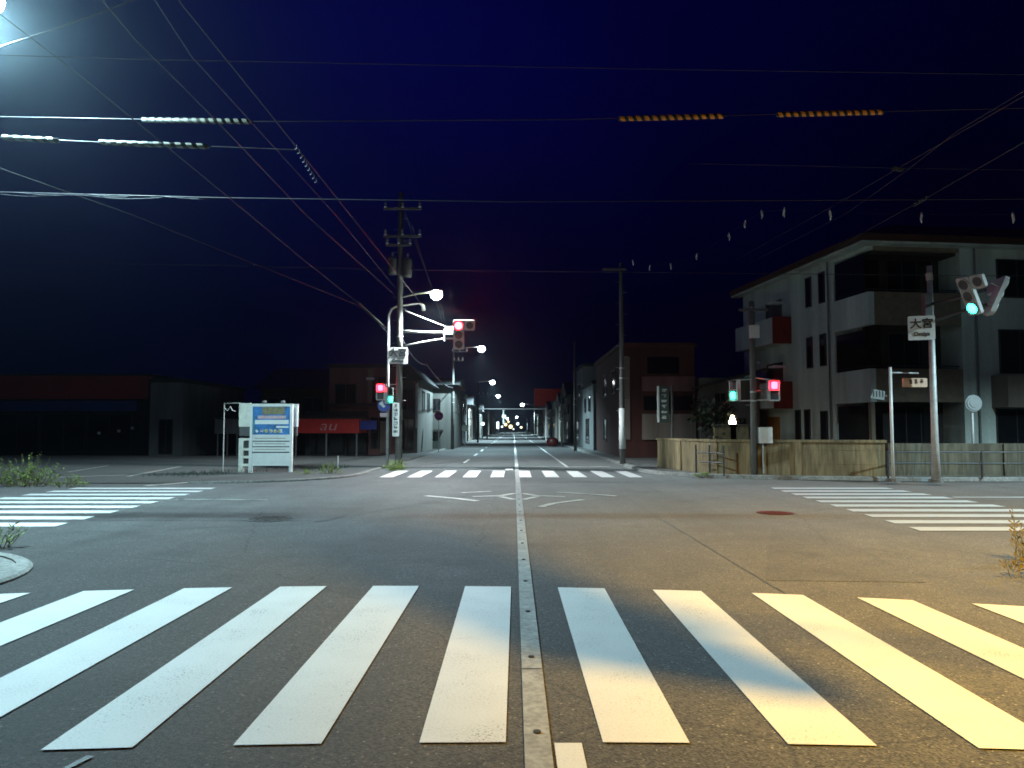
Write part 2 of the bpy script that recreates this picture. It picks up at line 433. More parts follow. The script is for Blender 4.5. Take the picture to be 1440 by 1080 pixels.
# pavements with kerbs
def pavement(name, outline, kerbline, h=.1, m='conc', km='kerb'):
    """outline: closed polygon of the walking surface; kerbline: open polyline along the road, walked with the road on the right"""
    p = tag(MB().prism(outline, -.02, h).build(name, m), kind='structure')
    mb = MB(); n = len(kerbline); w = .16
    nor = []
    for i in range(n):
        a = Vector(kerbline[max(i - 1, 0)]); b = Vector(kerbline[min(i + 1, n - 1)]); t = (b - a).normalized(); nor.append(Vector((t.y, -t.x)))
    prof = [(-.004, -.02), (-.004, h + .02), (w * .75, h + .02), (w, h - .005), (w + .012, -.02)]
    vs = []
    for i in range(n):
        for d, z in prof:
            q_ = Vector(kerbline[i]) + nor[i] * d; vs.append((q_.x, q_.y, z))
    k = len(prof)
    mb.add(vs, [(i * k + j, i * k + j + 1, (i + 1) * k + j + 1, (i + 1) * k + j) for i in range(n - 1) for j in range(k - 1)] + [tuple(range(k)), tuple((n - 1) * k + j for j in range(k))])
    tag(mb.build('kerb', km), kind='structure')
    return p
kl = [(NL - .16, -12)] + arc(NL - 2.06, YN - 2.75, 1.9, 0, 90, 10) + [(-60, YN - 1.)]
pavement('pavement', kl + [(-60, -12)], kl, .03, 'kerb')
kr = [(60, YN - .25), (NR + 2.9, YN - .25)] + arc(NR + 2.8, YN - 2.85, 2.6, 90, 180, 10) + [(NR + .2, -12)]
pavement('pavement', kr + [(60, -12)], kr)
kfr = [(XR + .1, 200), (XR + .1, 29.)] + arc(XR + 4.5, 28.2, 4.4, 180, 262, 10) + [(12, YF + 1.75), (60, YF + 1.1)]
pavement('pavement', kfr + [(60, 25), (13, 25), (7.4, 26.2), (6.4, 200)], kfr, .1)
kfl = [(XL - 4.0, YF + .65)] + arc(XL - 4.1, YF + 4.6, 3.95, 270, 360, 10) + [(XL - .15, 200)]
pavement('pavement', kfl + [(XL - 2.2, 200), (XL - 2.2, 28.5), (XL - 3.2, YF + 3.4)], kfl, .05, 'lot', 'conc')
# forecourt of the dark store and its bay lines
sheet('parking_lot', [(-60, YF + .9), (XL - 4.4, YF + .9), (XL - 3.2, YF + 3.4), (XL - 2.4, 29), (XL - 2.4, 44), (-60, 46)], .004, 'lot')
for a, b in ((G(92, 664), G(150, 655)), (G(176, 670), G(252, 656)), (G(60, 672), G(175, 668)), (G(200, 683), G(300, 676))):
    stripe_block('bay_line', [[(a.x, a.y), (a.x + .25, a.y - .1), (b.x + .2, b.y - .1), (b.x, b.y)]], .0085, 'worn')

# ------------------------------------------------------------------ plants
def leaf_cloud(mb, c, rx, ry, rz, n, s, rnd, up=.3):
    for _ in range(n):
        while True:
            p = Vector((rnd.uniform(-1, 1), rnd.uniform(-1, 1), rnd.uniform(-1, 1)))
            if p.length < 1: break
        k = .75 + .5 * mnoise.noise((p.x * 2 + c[0], p.y * 2 + c[1], p.z * 2))
        p = Vector((c[0] + p.x * rx * k, c[1] + p.y * ry * k, c[2] + p.z * rz * k))
        a = Vector((rnd.uniform(-1, 1), rnd.uniform(-1, 1), rnd.uniform(-.4, 1))).normalized(); b = a.orthogonal().normalized()
        b = (Matrix.Rotation(rnd.uniform(0, 6.28), 3, a) @ b); l = s * rnd.uniform(.5, 1.3)
        mb.poly([p, p + b * l * .5 + a * l * .25, p + b * l, p + b * l * .5 - a * l * .25])

def weed(name, label, loc, w, h, stems, rnd, m='leaf', dry=0, group=None):
    t = thing(name, label, 'weed', loc, 0, group)
    st = MB(); lf = MB()
    for i in range(stems):
        r0 = w * rnd.random() ** .7; a = rnd.uniform(0, 6.28)
        b = Vector((r0 * .6 * math.cos(a), r0 * .45 * math.sin(a), 0)); hh = h * rnd.uniform(.35, 1.) * (1.15 - .6 * r0 / w)
        tip = b + Vector((math.cos(a) * r0 * .5 + rnd.uniform(-.1, .1) * h, math.sin(a) * r0 * .4 + rnd.uniform(-.1, .1) * h, hh))
        mid = b.lerp(tip, .5) + Vector((0, 0, hh * .1))
        st.tube([b, mid, tip], [.006, .004, .002], 4, False)
        if not dry or rnd.random() > dry:
            for k in range(rnd.randint(9, 16)):
                f_ = rnd.uniform(.15, 1.); p = b.lerp(tip, f_) if f_ > .5 else b.lerp(mid, f_ * 2)
                d = Vector((rnd.uniform(-1, 1), rnd.uniform(-1, 1), rnd.uniform(-.1, .8))).normalized(); l = rnd.uniform(.035, .1) * (h / .6) ** .5
                s2 = d.cross(Vector((0, 0, 1))).normalized() * l * .2
                lf.poly([p, p + d * l * .5 + s2, p + d * l + Vector((0, 0, -l * .2)), p + d * l * .5 - s2])
        else:
            for k in range(8):
                p = b.lerp(tip, .55 + .45 * k / 8); d = Vector((rnd.uniform(-1, 1), rnd.uniform(-1, 1), .6)) * .05
                lf.poly([p, p + d + Vector((0, 0, .015)), p + d * 1.4, p + d - Vector((0, 0, .012))])
    st.build('stem_cluster', 'drystem' if dry else m, t); lf.build('foliage', 'drystem' if dry > .6 else m, t)
    return t
rw = random.Random(3)
for (u, v, w, h, n, lab, d) in (
        (38, 684, .95, 1.0, 90, 'tall bushy green weed clump at the far side of the left crosswalk', .12),
        (92, 685, .7, .45, 36, 'low sparse green weed spreading right of the tall bushy clump', .1),
        (-14, 772, .4, .5, 40, 'green weed growing by the rounded near left kerb corner', .1),
        (556, 662, .45, .5, 60, 'bright green weed tuft at the foot of the left bent steel pole', 0),
        (462, 668, .5, .5, 30, 'thin pale weed tuft right of the notice board', .5),
        (430, 669, .4, .3, 20, 'short dry weed tuft close beside the notice board', .6),
        (1436, 792, .35, .7, 14, 'dry yellow grass stems at the right edge above the crosswalk', .9),
        (1440, 815, .4, .3, 16, 'low dry yellow grass in front of the tall stems at right', .9),
        (995, 672, .5, .25, 25, 'low weed tuft at the kerb before the stained wall', .3)):
    weed('weed_clump', lab, G(u, v), w, h, n, rw, dry=d)
gr = MB()
for i in range(900):
    k = rw.random(); y = 23.5 + rw.random() * 1.6 + k * 6; x = XL - 2.4 - (1 - k) * 3.5 + rw.uniform(-.8, .8)
    if k > .5: x = XL - 1.9 + rw.uniform(-.6, .6)
    l = rw.uniform(.04, .16); a = rw.uniform(0, 6.28)
    gr.poly([(x, y, .06), (x + .012, y, .06), (x + math.cos(a) * .05, y + math.sin(a) * .05, .06 + l)])
tag(gr.build('verge_grass', 'leafd'), 'short rough grass along the far left pavement', 'grass', kind='stuff')

def tree(name, label, loc, h, r, rnd, n=900, m='leafd', cat='tree'):
    t = thing(name, label, cat, loc)
    tr = MB(); tr.tube([(0, 0, 0), (.05, 0, h * .3), (-.04, .05, h * .6)], [.05 * h ** .7, .04 * h ** .7, .02], 7)
    for i in range(5):
        a = i * 1.3; tr.tube([(0, 0, h * (.25 + .06 * i)), (r * .6 * math.cos(a), r * .6 * math.sin(a), h * (.5 + .07 * i))], [.03, .012], 5)
    tr.build('trunk', 'bark', t)
    cr = MB()
    for i in range(9):
        a = rnd.uniform(0, 6.28); d = rnd.uniform(0, .6) * r
        leaf_cloud(cr, (d * math.cos(a), d * math.sin(a), h * rnd.uniform(.4, .88)), r * .5, r * .5, h * .17, n // 9, .16 * h ** .4, rnd)
    cr.build('crown', m, t)
    return t

# ------------------------------------------------------------------ lamps
def spot(parent, loc, energy, color, half=72, blend=.55, size=.1, aim=(0, 0, -1)):
    l = bpy.data.lights.new('lamp_light', 'SPOT'); l.energy = energy; l.color = color
    l.spot_size = math.radians(2 * half); l.spot_blend = blend; l.shadow_soft_size = size
    o = bpy.data.objects.new('lamp_light', l); COL.objects.link(o); o.parent = parent; o.location = loc
    o.rotation_euler = Vector(aim).to_track_quat('-Z', 'Y').to_euler()
    return o

def street_lamp(label, foot, head, energy, color, lens='led', pole=True, half=74, size=.12, group='street lamps', hs=1., aim=(0, 0, -1), armz=-.5, blend=.55):
    """arm lamp; foot = where its arm or pole starts"""
    t = thing('street_lamp', label, 'street lamp', foot, 0, group)
    f = Vector(foot); h = Vector(head) - f
    d = Vector((h.x, h.y, 0)); dn = d.normalized() if d.length > .01 else Vector((1, 0, 0))
    if pole:
        MB().tube([(0, 0, 0), (0, 0, h.z + armz - .2)], [.085, .06], 10).build('pole', 'galv', t, True)
    pts = [Vector((0, 0, h.z + armz - (.25 if pole else 0)))]
    for k in range(1, 7):
        a = k / 6; pts.append(Vector((h.x * a, h.y * a, h.z + armz * (1 - a) ** 2)))
    MB().tube(pts, .035, 8).build('arm', 'galv', t, True)
    ang = math.atan2(dn.y, dn.x); c = h + dn * .2 * hs
    hd = MB()
    rot = Matrix.Rotation(ang, 3, 'Z')
    prof = [(-.34, .04, .03), (-.14, .09, .06), (.12, .1, .06), (.22, .06, .03)]
    vs = []
    for x, w, z in prof:
        for j in range(8):
            a = PI * j / 7; vs.append(c + rot @ Vector((x * hs, w * math.cos(a) * hs, (z * math.sin(a) + .02) * hs)))
    fs = [(i * 8 + j, i * 8 + j + 1, (i + 1) * 8 + j + 1, (i + 1) * 8 + j) for i in range(3) for j in range(7)]
    fs += [tuple(range(8)), tuple(24 + j for j in range(8))]
    hd.add(vs, fs); ho = hd.build('lamp_head', 'grey', t, True)
    ln = MB(); ln.sphere(c + Vector((0, 0, -.1 * hs)), .2 * hs, 14, 8, .85)
    ln.build('lens', lens, t, True)
    spot(t, c + Vector((0, 0, -.34 * hs)), energy, color, half, blend, size, aim)
    return t
LEDN = (.56, .9, 1.); COOL = (.6, .9, 1.); LEDC = (.84, .97, 1.); SOD = (1., .56, .07)
hd = P(-36, -8, 12.2)
street_lamp('bright white street lamp at the top left corner', (-9.9, 12.6, .08), hd, 8600, LEDN, half=80, hs=1.35, size=.15, blend=.25)
sl_ = street_lamp('orange street lamp off the near right corner', (6.9, .6, .08), (5.1, 1.0, 8.), 11500, SOD, 'sodium', half=66, size=.12, aim=(.45, .62, -1), blend=.9)
MB().tube([(-2.0, .44, 7.41), (-2.0, .44, 8.1)], .5, 20, False).build('added_skirt', 'grey', sl_, True)  # unseen skirt added to keep the orange light off the far block
street_lamp('white street lamp along the right side street', (21, 23.6, .08), (18.6, 16.0, 8.), 7500, COOL, half=76, blend=.35)

street_lamp('unseen fill lamp added along the left side street', (-27, 23.0, .08), (-26.5, 25.5, 8.), 420, COOL, half=78)  # weak fill light added out of view to lift the dark store

# ------------------------------------------------------------------ utility poles
def insulator(parent, p, s=1.):
    MB().tube([(0, 0, 0), (0, 0, .06 * s), (0, 0, .065 * s), (0, 0, .14 * s), (0, 0, .145 * s), (0, 0, .2 * s)],
              [.05 * s, .05 * s, .025 * s, .055 * s, .03 * s, .03 * s], 8).build('insulator', 'porcelain', parent, True, p)

def utility_pole(label, foot, h, arms=(), r=(.17, .1), group='utility poles', steps=True, cans=(), pin=True):
    t = thing('utility_pole', label, 'utility pole', foot, 0, group)
    MB().tube([(0, 0, 0), (0, 0, h * .5), (0, 0, h)], [r[0], (r[0] + r[1]) / 2, r[1]], 14).build('pole', 'pole', t, True)
    for z, w, off in arms:
        a = MB().cbox((off, -.16, z), (w, .08, .08)).build('crossarm', 'grey', t)
        if pin:
            for k in range(3): insulator(a, (off - w * .45 + k * w * .45, -.16, z + .04), 1.2)
    for x, z, rr, hh in cans:
        c = MB().tube([(x, -.05, z), (x, -.05, z + hh * .1), (x, -.05, z + hh * .9), (x, -.05, z + hh)], [rr * .9, rr, rr, rr * .7], 12).build('transformer', 'grey', t, True)
        insulator(c, (x, -.05, z + hh), 1.)
    if steps:
        for k in range(int((h - 2.2) / .45)):
            sx = 1 if k % 2 else -1; z = 2.2 + k * .45
            MB().tube([(sx * r[0] * .7, 0, z), (sx * (r[0] + .13), 0, z)], .01, 5).build('climbing_rung', 'galv', t)
    for z in (h * .42, h * .47): MB().tube([(0, 0, z), (0, 0, z + .05)], r[0] * .95, 14).build('band', 'galv', t)
    return t
PL = P(561, 600, 30.); PL.z = 0
up1 = utility_pole('tall concrete utility pole holding the left red traffic signal', PL, 10.9,
    ((10.2, 1.5, 0.1), (9.1, 1.5, 0.1), (8.75, 1.0, -.05)), r=(.145, .09), cans=((-.3, 7.6, .17, .7), (.3, 7.5, .17, .75)))
pr = P(875, 600, 32.); pr.z = .1
utility_pole('bare brown utility pole rising at the right kerb with a pale sleeve', pr, 8.4, ((8.1, 1.0, -.3),), r=(.125, .07), pin=False)
sl = MB().tube([(0, 0, .62), (0, 0, 2.3)], [.14, .133], 14); sl.build('sleeve', 'whitem', bpy.data.objects['utility_pole.001'], True)
for (u, Y, h, lab, arms) in ((637, 58, 8.2, 'dark utility pole left of the road with two short arms', ((7.3, 1.2, .5), (6.6, .7, .4))),
                        (672, 84, 6.6, 'pale utility pole with a bracket box beside the far left kerb', ((5.2, 1.0, .6),)),
                        (685, 112, 7.0, 'slim pale pole by the overhead bar down the street', ((6.3, .9, .5),)),
                        (809, 52, 7.4, 'thin tall utility pole before the dark right hand buildings', ()),
                        (790, 66, 5.0, 'short utility pole beside the red container at right', ())):
    f = P(u, 600, Y); f.z = .06
    utility_pole(lab, f, h, arms, r=(.11, .07), steps=False)
f = P(1060, 600, 24.3); f.z = .1
upr = utility_pole('weathered utility pole with two pedestrian signals before the stained wall', f, 5.5, ((5.2, .9, 0),), r=(.105, .085), pin=False, cans=((-.02, 4.75, .1, .42),))
MB().box(-.14, .14, -.3, -.14, 4.3, 4.7).build('cable_box', 'whitem', upr)
MB().box(.12, .52, -.2, .06, 1.0, 1.5).build('control_box', 'whitem', upr)
MB().tube([(.26, -.05, .05), (.26, -.05, 1.0)], .025, 8).build('conduit', 'galv', upr)

# bent steel pole of the vehicle detector
f = P(545, 600, 30.6); f.z = .05
t = thing('detector_pole', 'slim bent grey steel pole with an arm over the left lane', 'pole', f)
h0 = P(545, 445, 30.6).z; h1 = P(552, 431, 30.6).z; hx = P(590, 427, 30.6) - f
MB().tube([(0, 0, 0), (0, 0, h0 - .4), (0, 0, h0), (.12, 0, h0 + .25), (.38, 0, h1 - .03), (hx.x, 0, hx.z)], [.06, .055, .05, .045, .04, .03], 10).build('pole', 'galv', t, True)
MB().tube([(hx.x, 0, hx.z), (hx.x + .14, 0, hx.z - .08), (hx.x + .17, 0, hx.z - .28)], [.05, .07, .08], 10).build('detector_head', 'whitem', t, True)

# lamp on the big utility pole and the row of lamps down the left kerb
ft = P(563, 420, 30.); 
street_lamp('glaring white lamp above the left red traffic signal', ft, P(606, 411, 29.6), 5500, LEDC, pole=False, half=80, hs=1.15, armz=-.15)
for (u, v, Y, e, lab, pu) in ((672, 488, 56, 7500, 'second glaring lamp down the left kerb, right of the red signal', 638),
                             (689, 536, 97, 15000, 'third small glaring lamp down the left kerb', 672),
                             (698, 556, 137, 15000, 'fourth tiny lamp above the overhead bar', 686)):
    ft = P(pu, v + 4, Y)
    street_lamp(lab, ft, P(u, v, Y), e, COOL, 'ledfar', pole=False, half=74, hs=1.35 if Y < 60 else 1.6, armz=-.15)
hd = P(737, 568, 190); street_lamp('tiny far lamp at the right side of the road end', (5.2, 190, .1), hd, 14000, COOL, 'ledfar', half=72, hs=2.2)
hd = P(728, 586, 300); street_lamp('faint farthest lamp right of the lit road end', (5.4, 300, .1), hd, 14000, COOL, 'ledfar', half=72, hs=2.0)
hd = P(712, 588, 280); street_lamp('faint farthest lamp left of the lit road end', (-5.4, 280, .1), hd, 14000, COOL, 'ledfar', half=72, hs=2.0)

# ------------------------------------------------------------------ signals
RED = (1., .01, .03); GRN = (.03, 1., .6)
def point(parent, loc, energy, color, size=.08):
    l = bpy.data.lights.new('signal_light', 'SPOT'); l.spot_size = math.radians(110); l.spot_blend = 1.; l.energy = energy; l.color = color; l.shadow_soft_size = size
    o = bpy.data.objects.new('signal_light', l); COL.objects.link(o); o.parent = parent; o.location = loc; o.rotation_euler = (PI / 2, 0, 0)
def signal(label, loc, rz, lit, tilt=20, extra=True, w=.42, h=1.15, group='vehicle signals', mount=None, bracket_back=True):
    t = thing('traffic_signal', label, 'traffic light', loc, rz, group, math.radians(tilt))
    MB().prismy(rrect(w, h, .06), 0, .1).build('housing', 'housing', t)
    for k, nm in enumerate(('red', 'yellow', 'green')):
        z = h * (.315 - .315 * k); r = w * .36; on = nm == lit
        l = MB().disc((0, z), r, -.012, -.003, 24).build('lens', ({'red': 'red', 'green': 'green'}.get(nm) if on else 'lensoff'), t)
        rim = MB()
        for i in range(24):
            a, b = 2 * PI * i / 24, 2 * PI * (i + 1) / 24
            for r0, r1, y in ((r, r * 1.16, -.035),):
                rim.add([(r0 * math.cos(a), y, z + r0 * math.sin(a)), (r1 * math.cos(a), y, z + r1 * math.sin(a)), (r1 * math.cos(b), y, z + r1 * math.sin(b)), (r0 * math.cos(b), y, z + r0 * math.sin(b)),
                         (r1 * math.cos(a), 0, z + r1 * math.sin(a)), (r1 * math.cos(b), 0, z + r1 * math.sin(b))], [(0, 1, 2, 3), (1, 4, 5, 2)])
        rim.build('lens_rim', 'housing', l)
    if extra:
        e = MB().prismy(rrect(w * .95, w * .95, .05, 4, w * 1.02, h * .32), 0, .09).build('arrow_unit', 'housing', t)
        MB().disc((w * 1.02, h * .32), w * .33, -.012, -.003, 24).build('arrow_lens', 'lensoff', e)
    if lit in ('red', 'green') and w < .6: point(t, (0, -.06, h * (.315 if lit == 'red' else -.315)), 2800 if lit == 'red' else 60, RED if lit == 'red' else GRN)
    if bracket_back:
        b = MB()
        for z in (-h * .25, h * .25): b.tube([(0, .1, z), (-.05, .3, z)], .022, 6)
        b.build('bracket', 'galv', t)
    return t
sp_ = P(645, 471, 29.5)
signal('traffic signal showing red over the road by the left utility pole', sp_, 0, 'red', 16)
arm = up1
def rel(u, v, Y): return P(u, v, Y) - PL
MB().tube([rel(568, 466, 29.75), rel(600, 467.5, 29.75), rel(640, 468, 29.75)], [.06, .055, .045], 10).build('signal_arm', 'whitem', arm, True)
MB().tube([rel(569, 486, 29.75), rel(600, 480, 29.75), rel(625, 476, 29.75), rel(640, 476, 29.75)], .035, 10).build('signal_arm', 'whitem', arm, True)
MB().tube([rel(625, 463, 29.7), rel(625, 480, 29.7)], .035, 8).build('arm_clamp', 'whitem', arm)
MB().tube([rel(570, 437, 29.8), rel(634, 462, 29.7)], .012, 6).build('stay_rod', 'whitem', arm)
c = rel(632, 465, 29.7); MB().box(c.x - .16, c.x + .16, c.y - .12, c.y + .1, c.z - .16, c.z + .16).build('junction_box', 'whitem', arm)

# pair over the right side street, back to back
fp = P(1314, 600, 21.2); fp.z = .12
t = thing('signal_pole', 'plain grey signal pole with a place name plate before the apartment block', 'pole', fp)
MB().tube([(0, 0, 0), (0, 0, 1.4), (0, 0, 5.95)], [.12, .09, .07], 12).build('pole', 'galv', t, True)
MB().prism([(.19 * math.cos(a), .19 * math.sin(a)) for a in [i * PI / 8 for i in range(16)]], -.04, .05).build('base_plate', 'conc', t)
MB().tube([(0, 0, 5.55), (-.02, 0, 5.75)], .09, 10).build('cap', 'galv', t)
MB().box(-.2, .0, -.1, .1, 4.55, 5.15).build('control_box', 'grey', t)
ar = MB()
a0 = P(1386, 418, 18.6) - fp
for dz in (.18, -.18): ar.tube([(0, 0, a0.z + dz * 1.4), (a0.x * .6, a0.y * .6, a0.z + dz), (a0.x, a0.y, a0.z + dz)], .04, 8)
ar.build('signal_arm', 'dark', t, True)
SG = P(1386, 418, 18.6)
signal('traffic signal showing green, facing the left side street', SG + Vector((-.42, 0, .02)), math.radians(-72), 'green', 24, True, .36, .98)
signal('unlit looking traffic signal back to back with the green one', SG + Vector((.34, .05, .02)), math.radians(82), None, 24, True, .4, .98)
# unseen head and its arm, added and sized to shade the near crosswalk
MB().tube([(0, 0, 5.75), (-3.0, 1.75, 5.95)], .026, 8).build('signal_arm', 'galv', sl_, True)
signal('unseen added signal head that shades the near crosswalk', (3.8, 2.48, 5.95), math.radians(150), None, 14, False, .68, 1.5)

def ped_signal(label, loc, rz, lit, group='pedestrian signals'):
    t = thing('pedestrian_signal', label, 'pedestrian light', loc, rz, group)
    MB().prismy(rrect(.36, .66, .04), 0, .14).build('housing', 'housing', t)
    for z, nm in ((.16, 'red'), (-.16, 'green')):
        on = nm == lit
        if on: point(t, (0, -.19, z), 150 if lit == 'red' else 10, RED if lit == 'red' else GRN)
        l = MB().box(-.13, .13, -.012, -.003, z - .13, z + .13).build('lens', 'lensoff', t)
        fg = MB().disc((0, z + .085), .032, -.024, -.014, 12)
        fg.prismy([(-.05, z + .045), (.05, z + .045), (.045, z - .02), (.035, z - .11), (.008, z - .11), (0, z - .03), (-.008, z - .11), (-.035, z - .11), (-.045, z - .02)], -.024, -.014)
        if on: fg.prismy(rrect(.2, .22, .03, 3, 0, z), -.019, -.013)
        fg.build('figure', {'red': 'redman', 'green': 'greenman'}[nm] if on else 'lensoff', l)
        MB().cbox((0, -.08, z + .145), (.3, .16, .012)).build('visor', 'dark', t)
    return t
def bracket(parent, p0, a, b, m='galv'):
    mb = MB(); mb.tube([Vector(a) - p0, Vector(b) - p0], .022, 6); mb.build('signal_bracket', m, parent)
f = P(545, 600, 30.6); f.z = .05
ped_signal('pedestrian signal showing red left of the bent steel pole', P(535, 551, 30.2), math.radians(-8), 'red')
ped_signal('pedestrian signal showing green between the two left poles', P(549, 556, 30.3), math.radians(58), 'green')
dp = bpy.data.objects['detector_pole']
bracket(dp, f, P(535, 541, 30.35), P(545, 541, 30.6)); bracket(dp, f, P(535, 561, 30.35), P(545, 561, 30.6))
bracket(up1, PL, P(549, 541, 30.3), P(562, 540, 30.)); bracket(up1, PL, P(549, 566, 30.3), P(562, 566, 30.))
fr = Vector(upr.location)
ped_signal('pedestrian signal showing red right of the weathered pole', P(1089, 549, 24.1), math.radians(6), 'red')
ped_signal('pedestrian signal showing green left of the weathered pole', P(1031, 549, 24.1), math.radians(-62), 'green')
for a, b in (((1031, 535), (1060, 533)), ((1031, 564), (1060, 563)), ((1060, 531), (1089, 535)), ((1060, 563), (1089, 562))):
    bracket(upr, fr, P(a[0], a[1], 24.25), P(b[0], b[1], 24.25))

# ------------------------------------------------------------------ signs
def plate(name, label, cat, loc, w, h, rz, body=None, m='signface', group=None):
    t = thing(name, label, cat, loc, rz, group)
    MB().prismy(rrect(w, h, .03), 0, .06).build('panel', m, t)
    return t
t = plate('place_name_sign', 'white place name sign under the left red signal arm', 'sign', P(559.5, 500, 29.6), .76, .64, .06, group='place name signs')
text('lettering', '大宮', .34, 'ink', t, (0, -.008, .1), bold=.006); text('romaji', 'Omiya', .17, 'ink', t, (0, -.008, -.2), bold=.004)
br = MB().tube([(.02, .06, .2), (.05, .35, .2)], .025, 6); br.build('bracket', 'galv', t)
t = plate('place_name_sign', 'white place name sign on the plain right signal pole', 'sign', P(1296, 461, 20.95), .66, .66, -.35, group='place name signs')
text('lettering', '大宮', .29, 'ink', t, (0, -.008, .1), bold=.006); text('romaji', 'Omiya', .15, 'ink', t, (0, -.008, -.17), bold=.004)
# blue disc
t = thing('blue_sign', 'round blue traffic sign below the red pedestrian signal', 'sign', P(540, 570, 30.4))
MB().disc((0, 0), .26, 0, .02, 28).build('disc', 'sblue', t)
sw = MB(); sw.prismy([(-.2, .06), (-.05, .2), (-.02, .04), (.06, -.04), (-.02, -.1), (-.1, -.02)], -.012, -.002); sw.build('white_figure', 'signface', t)
MB().prismy(rrect(.3, .16, .02, 3, 0, -.38), 0, .015).build('lower_plate', 'pinkp', t)
# vertical banner on the left pole
t = thing('banner_sign', 'tall narrow white banner sign strapped to the left utility pole', 'sign', P(556.5, 590, 29.75))
MB().prismy(rrect(.26, 1.3, .04), 0, .03).build('panel', 'signface', t)
b = MB(); rs = random.Random(5)
for k in range(7): strokes(b, -.09, .09, .47 - k * .165, .6 - k * .165, -.006, rs, .02)
b.build('lettering', 'ink', t)
# thin sign pole with orange plate and small bar sign
fs_ = P(1254, 600, 21.5); fs_.z = .12
t = thing('sign_pole', 'thin pale sign pole standing left of the plain signal pole', 'sign pole', fs_)
MB().tube([(0, 0, 0), (0, 0, 3.15)], .042, 10).build('pole', 'whitem', t, True)
MB().prism([(.2 * math.cos(a), .16 * math.sin(a)) for a in [i * PI / 6 for i in range(12)]], -.04, .05).build('base_block', 'conc', t)
MB().tube([(0, 0, 3.0), (.92, .25, 3.0)], .02, 6).build('bracket', 'galv', t)
t = plate('orange_plate', 'small orange name plate held right of the thin sign pole', 'sign', P(1287, 538, 21.6), .68, .25, 0, m='orange')
b = MB()
for k in range(3): strokes(b, -.2 + k * .16, -.08 + k * .16, -.04, .1, -.006, rs, .024)
b.build('lettering', 'roofbrown', t)
t = thing('arrow_sign', 'small white striped sign left of the thin sign pole', 'sign', P(1235, 556, 21.4), .5)
MB().prismy([(-.32, -.08), (.26, -.13), (.3, .12), (-.18, .17)], 0, .03).build('panel', 'greyb', t)
b = MB()
for k in range(4): b.cbox((-.2 + k * .13, -.006, .04), (.035, .006, .16))
b.build('bars', 'ink', t)
MB().tube([(.2, .03, 0), (.42, .05, 0)], .018, 6).build('bracket', 'galv', t)
# convex mirror
mp_ = P(1367, 567, 24.6); fm = Vector((mp_.x + .05, mp_.y + .1, .1))
t = thing('convex_mirror', 'round convex traffic mirror over the grey block wall', 'mirror', fm)
z = mp_.z - fm.z
MB().disc((0, z), .27, -.1, -.06, 24).disc((0, z), .22, -.125, -.1, 24).disc((0, z), .14, -.14, -.125, 20).build('mirror_dish', 'mirror', t)
MB().box(-.03, .03, -.06, 0, z - .03, z + .03).build('bracket', 'galv', t)
MB().tube([(0, 0, 0), (0, 0, z + .1)], .04, 8).build('pole', 'galv', t, True)

# ------------------------------------------------------------------ notice board on the left corner
f = G(384, 665); base = Vector((f.x, f.y, .0))
def nb(u, v): p = P(u, v, f.y) - base; return p.x, p.z
t = thing('notice_board', 'white notice board with a blue poster and slatted lower panel', 'notice board', base)
xl, xr = nb(354, 600)[0], nb(410, 600)[0]
zt, zm, zb = nb(0, 569)[1], nb(0, 612)[1], nb(0, 655)[1]
fr_ = MB()
for x in (xl, xr): fr_.box(x - .045, x + .045, -.06, .06, 0, zt)
fr_.box(xl + .045, xr - .045, -.055, .055, zt - .07, zt); fr_.box(xl + .045, xr - .045, -.05, .05, zm - .04, zm + .02)
fr_.build('frame', 'whitem', t)
MB().box(xl + .05, xr - .05, -.02, .02, zm + .02, zt - .07).build('poster', 'poster', t)
po = MB(); x0, x1 = xl + .12, xr - .1
hgt = zt - zm
po.box(x0, x1, -.026, -.02, zm + hgt * .36, zm + hgt * .5); po.box(x0 + .75, x1, -.026, -.02, zm + hgt * .24, zm + hgt * .3)
for k in range(6): strokes(po, x0 + k * .17, x0 + .14 + k * .17, zm + hgt * .08, zm + hgt * .2, -.022, rs, .03)
po.build('white_lettering', 'signface', t)
po = MB()
for k in range(4): strokes(po, x0 + .35 + k * .15, x0 + .46 + k * .15, zm + hgt * .08, zm + hgt * .2, -.03, rs, .026)
po.build('yellow_lettering', 'yellow', t)
MB().box(x0 + .25, x1 - .15, -.025, -.02, zm + hgt * .68, zm + hgt * .92).build('poster_picture', 'olive', t)
MB().box(x0 + .1, x1 - .1, -.024, -.02, zm + hgt * .54, zm + hgt * .64).build('poster_band', 'pinkp', t)
MB().box(xl + .05, x0 - .02, -.023, -.02, zm + .05, zm + hgt * .6).build('poster_edge', 'teal', t)
lp = MB(); n = 5; ys = zb + .0
lp.box(xl + .045, xr - .045, -.03, .03, zb, zb + (zm - zb) * .42)
for k in range(3):
    a = zb + (zm - zb) * (.46 + k * .18); lp.box(xl + .045, xr - .045, -.03, .03, a, a + (zm - zb) * .145)
lp.build('slat_panel', 'whitem', t)
MB().box(xl + .045, xr - .045, .03, .045, zb, zm - .05).build('backing', 'grey', t)
st = MB()
for k in range(3): st.box(xl + .12, xr - .2, -.036, -.03, zb + (zm - zb) * (.53 + k * .18), zb + (zm - zb) * (.55 + k * .18))
st.build('printed_lines', 'olive', t)
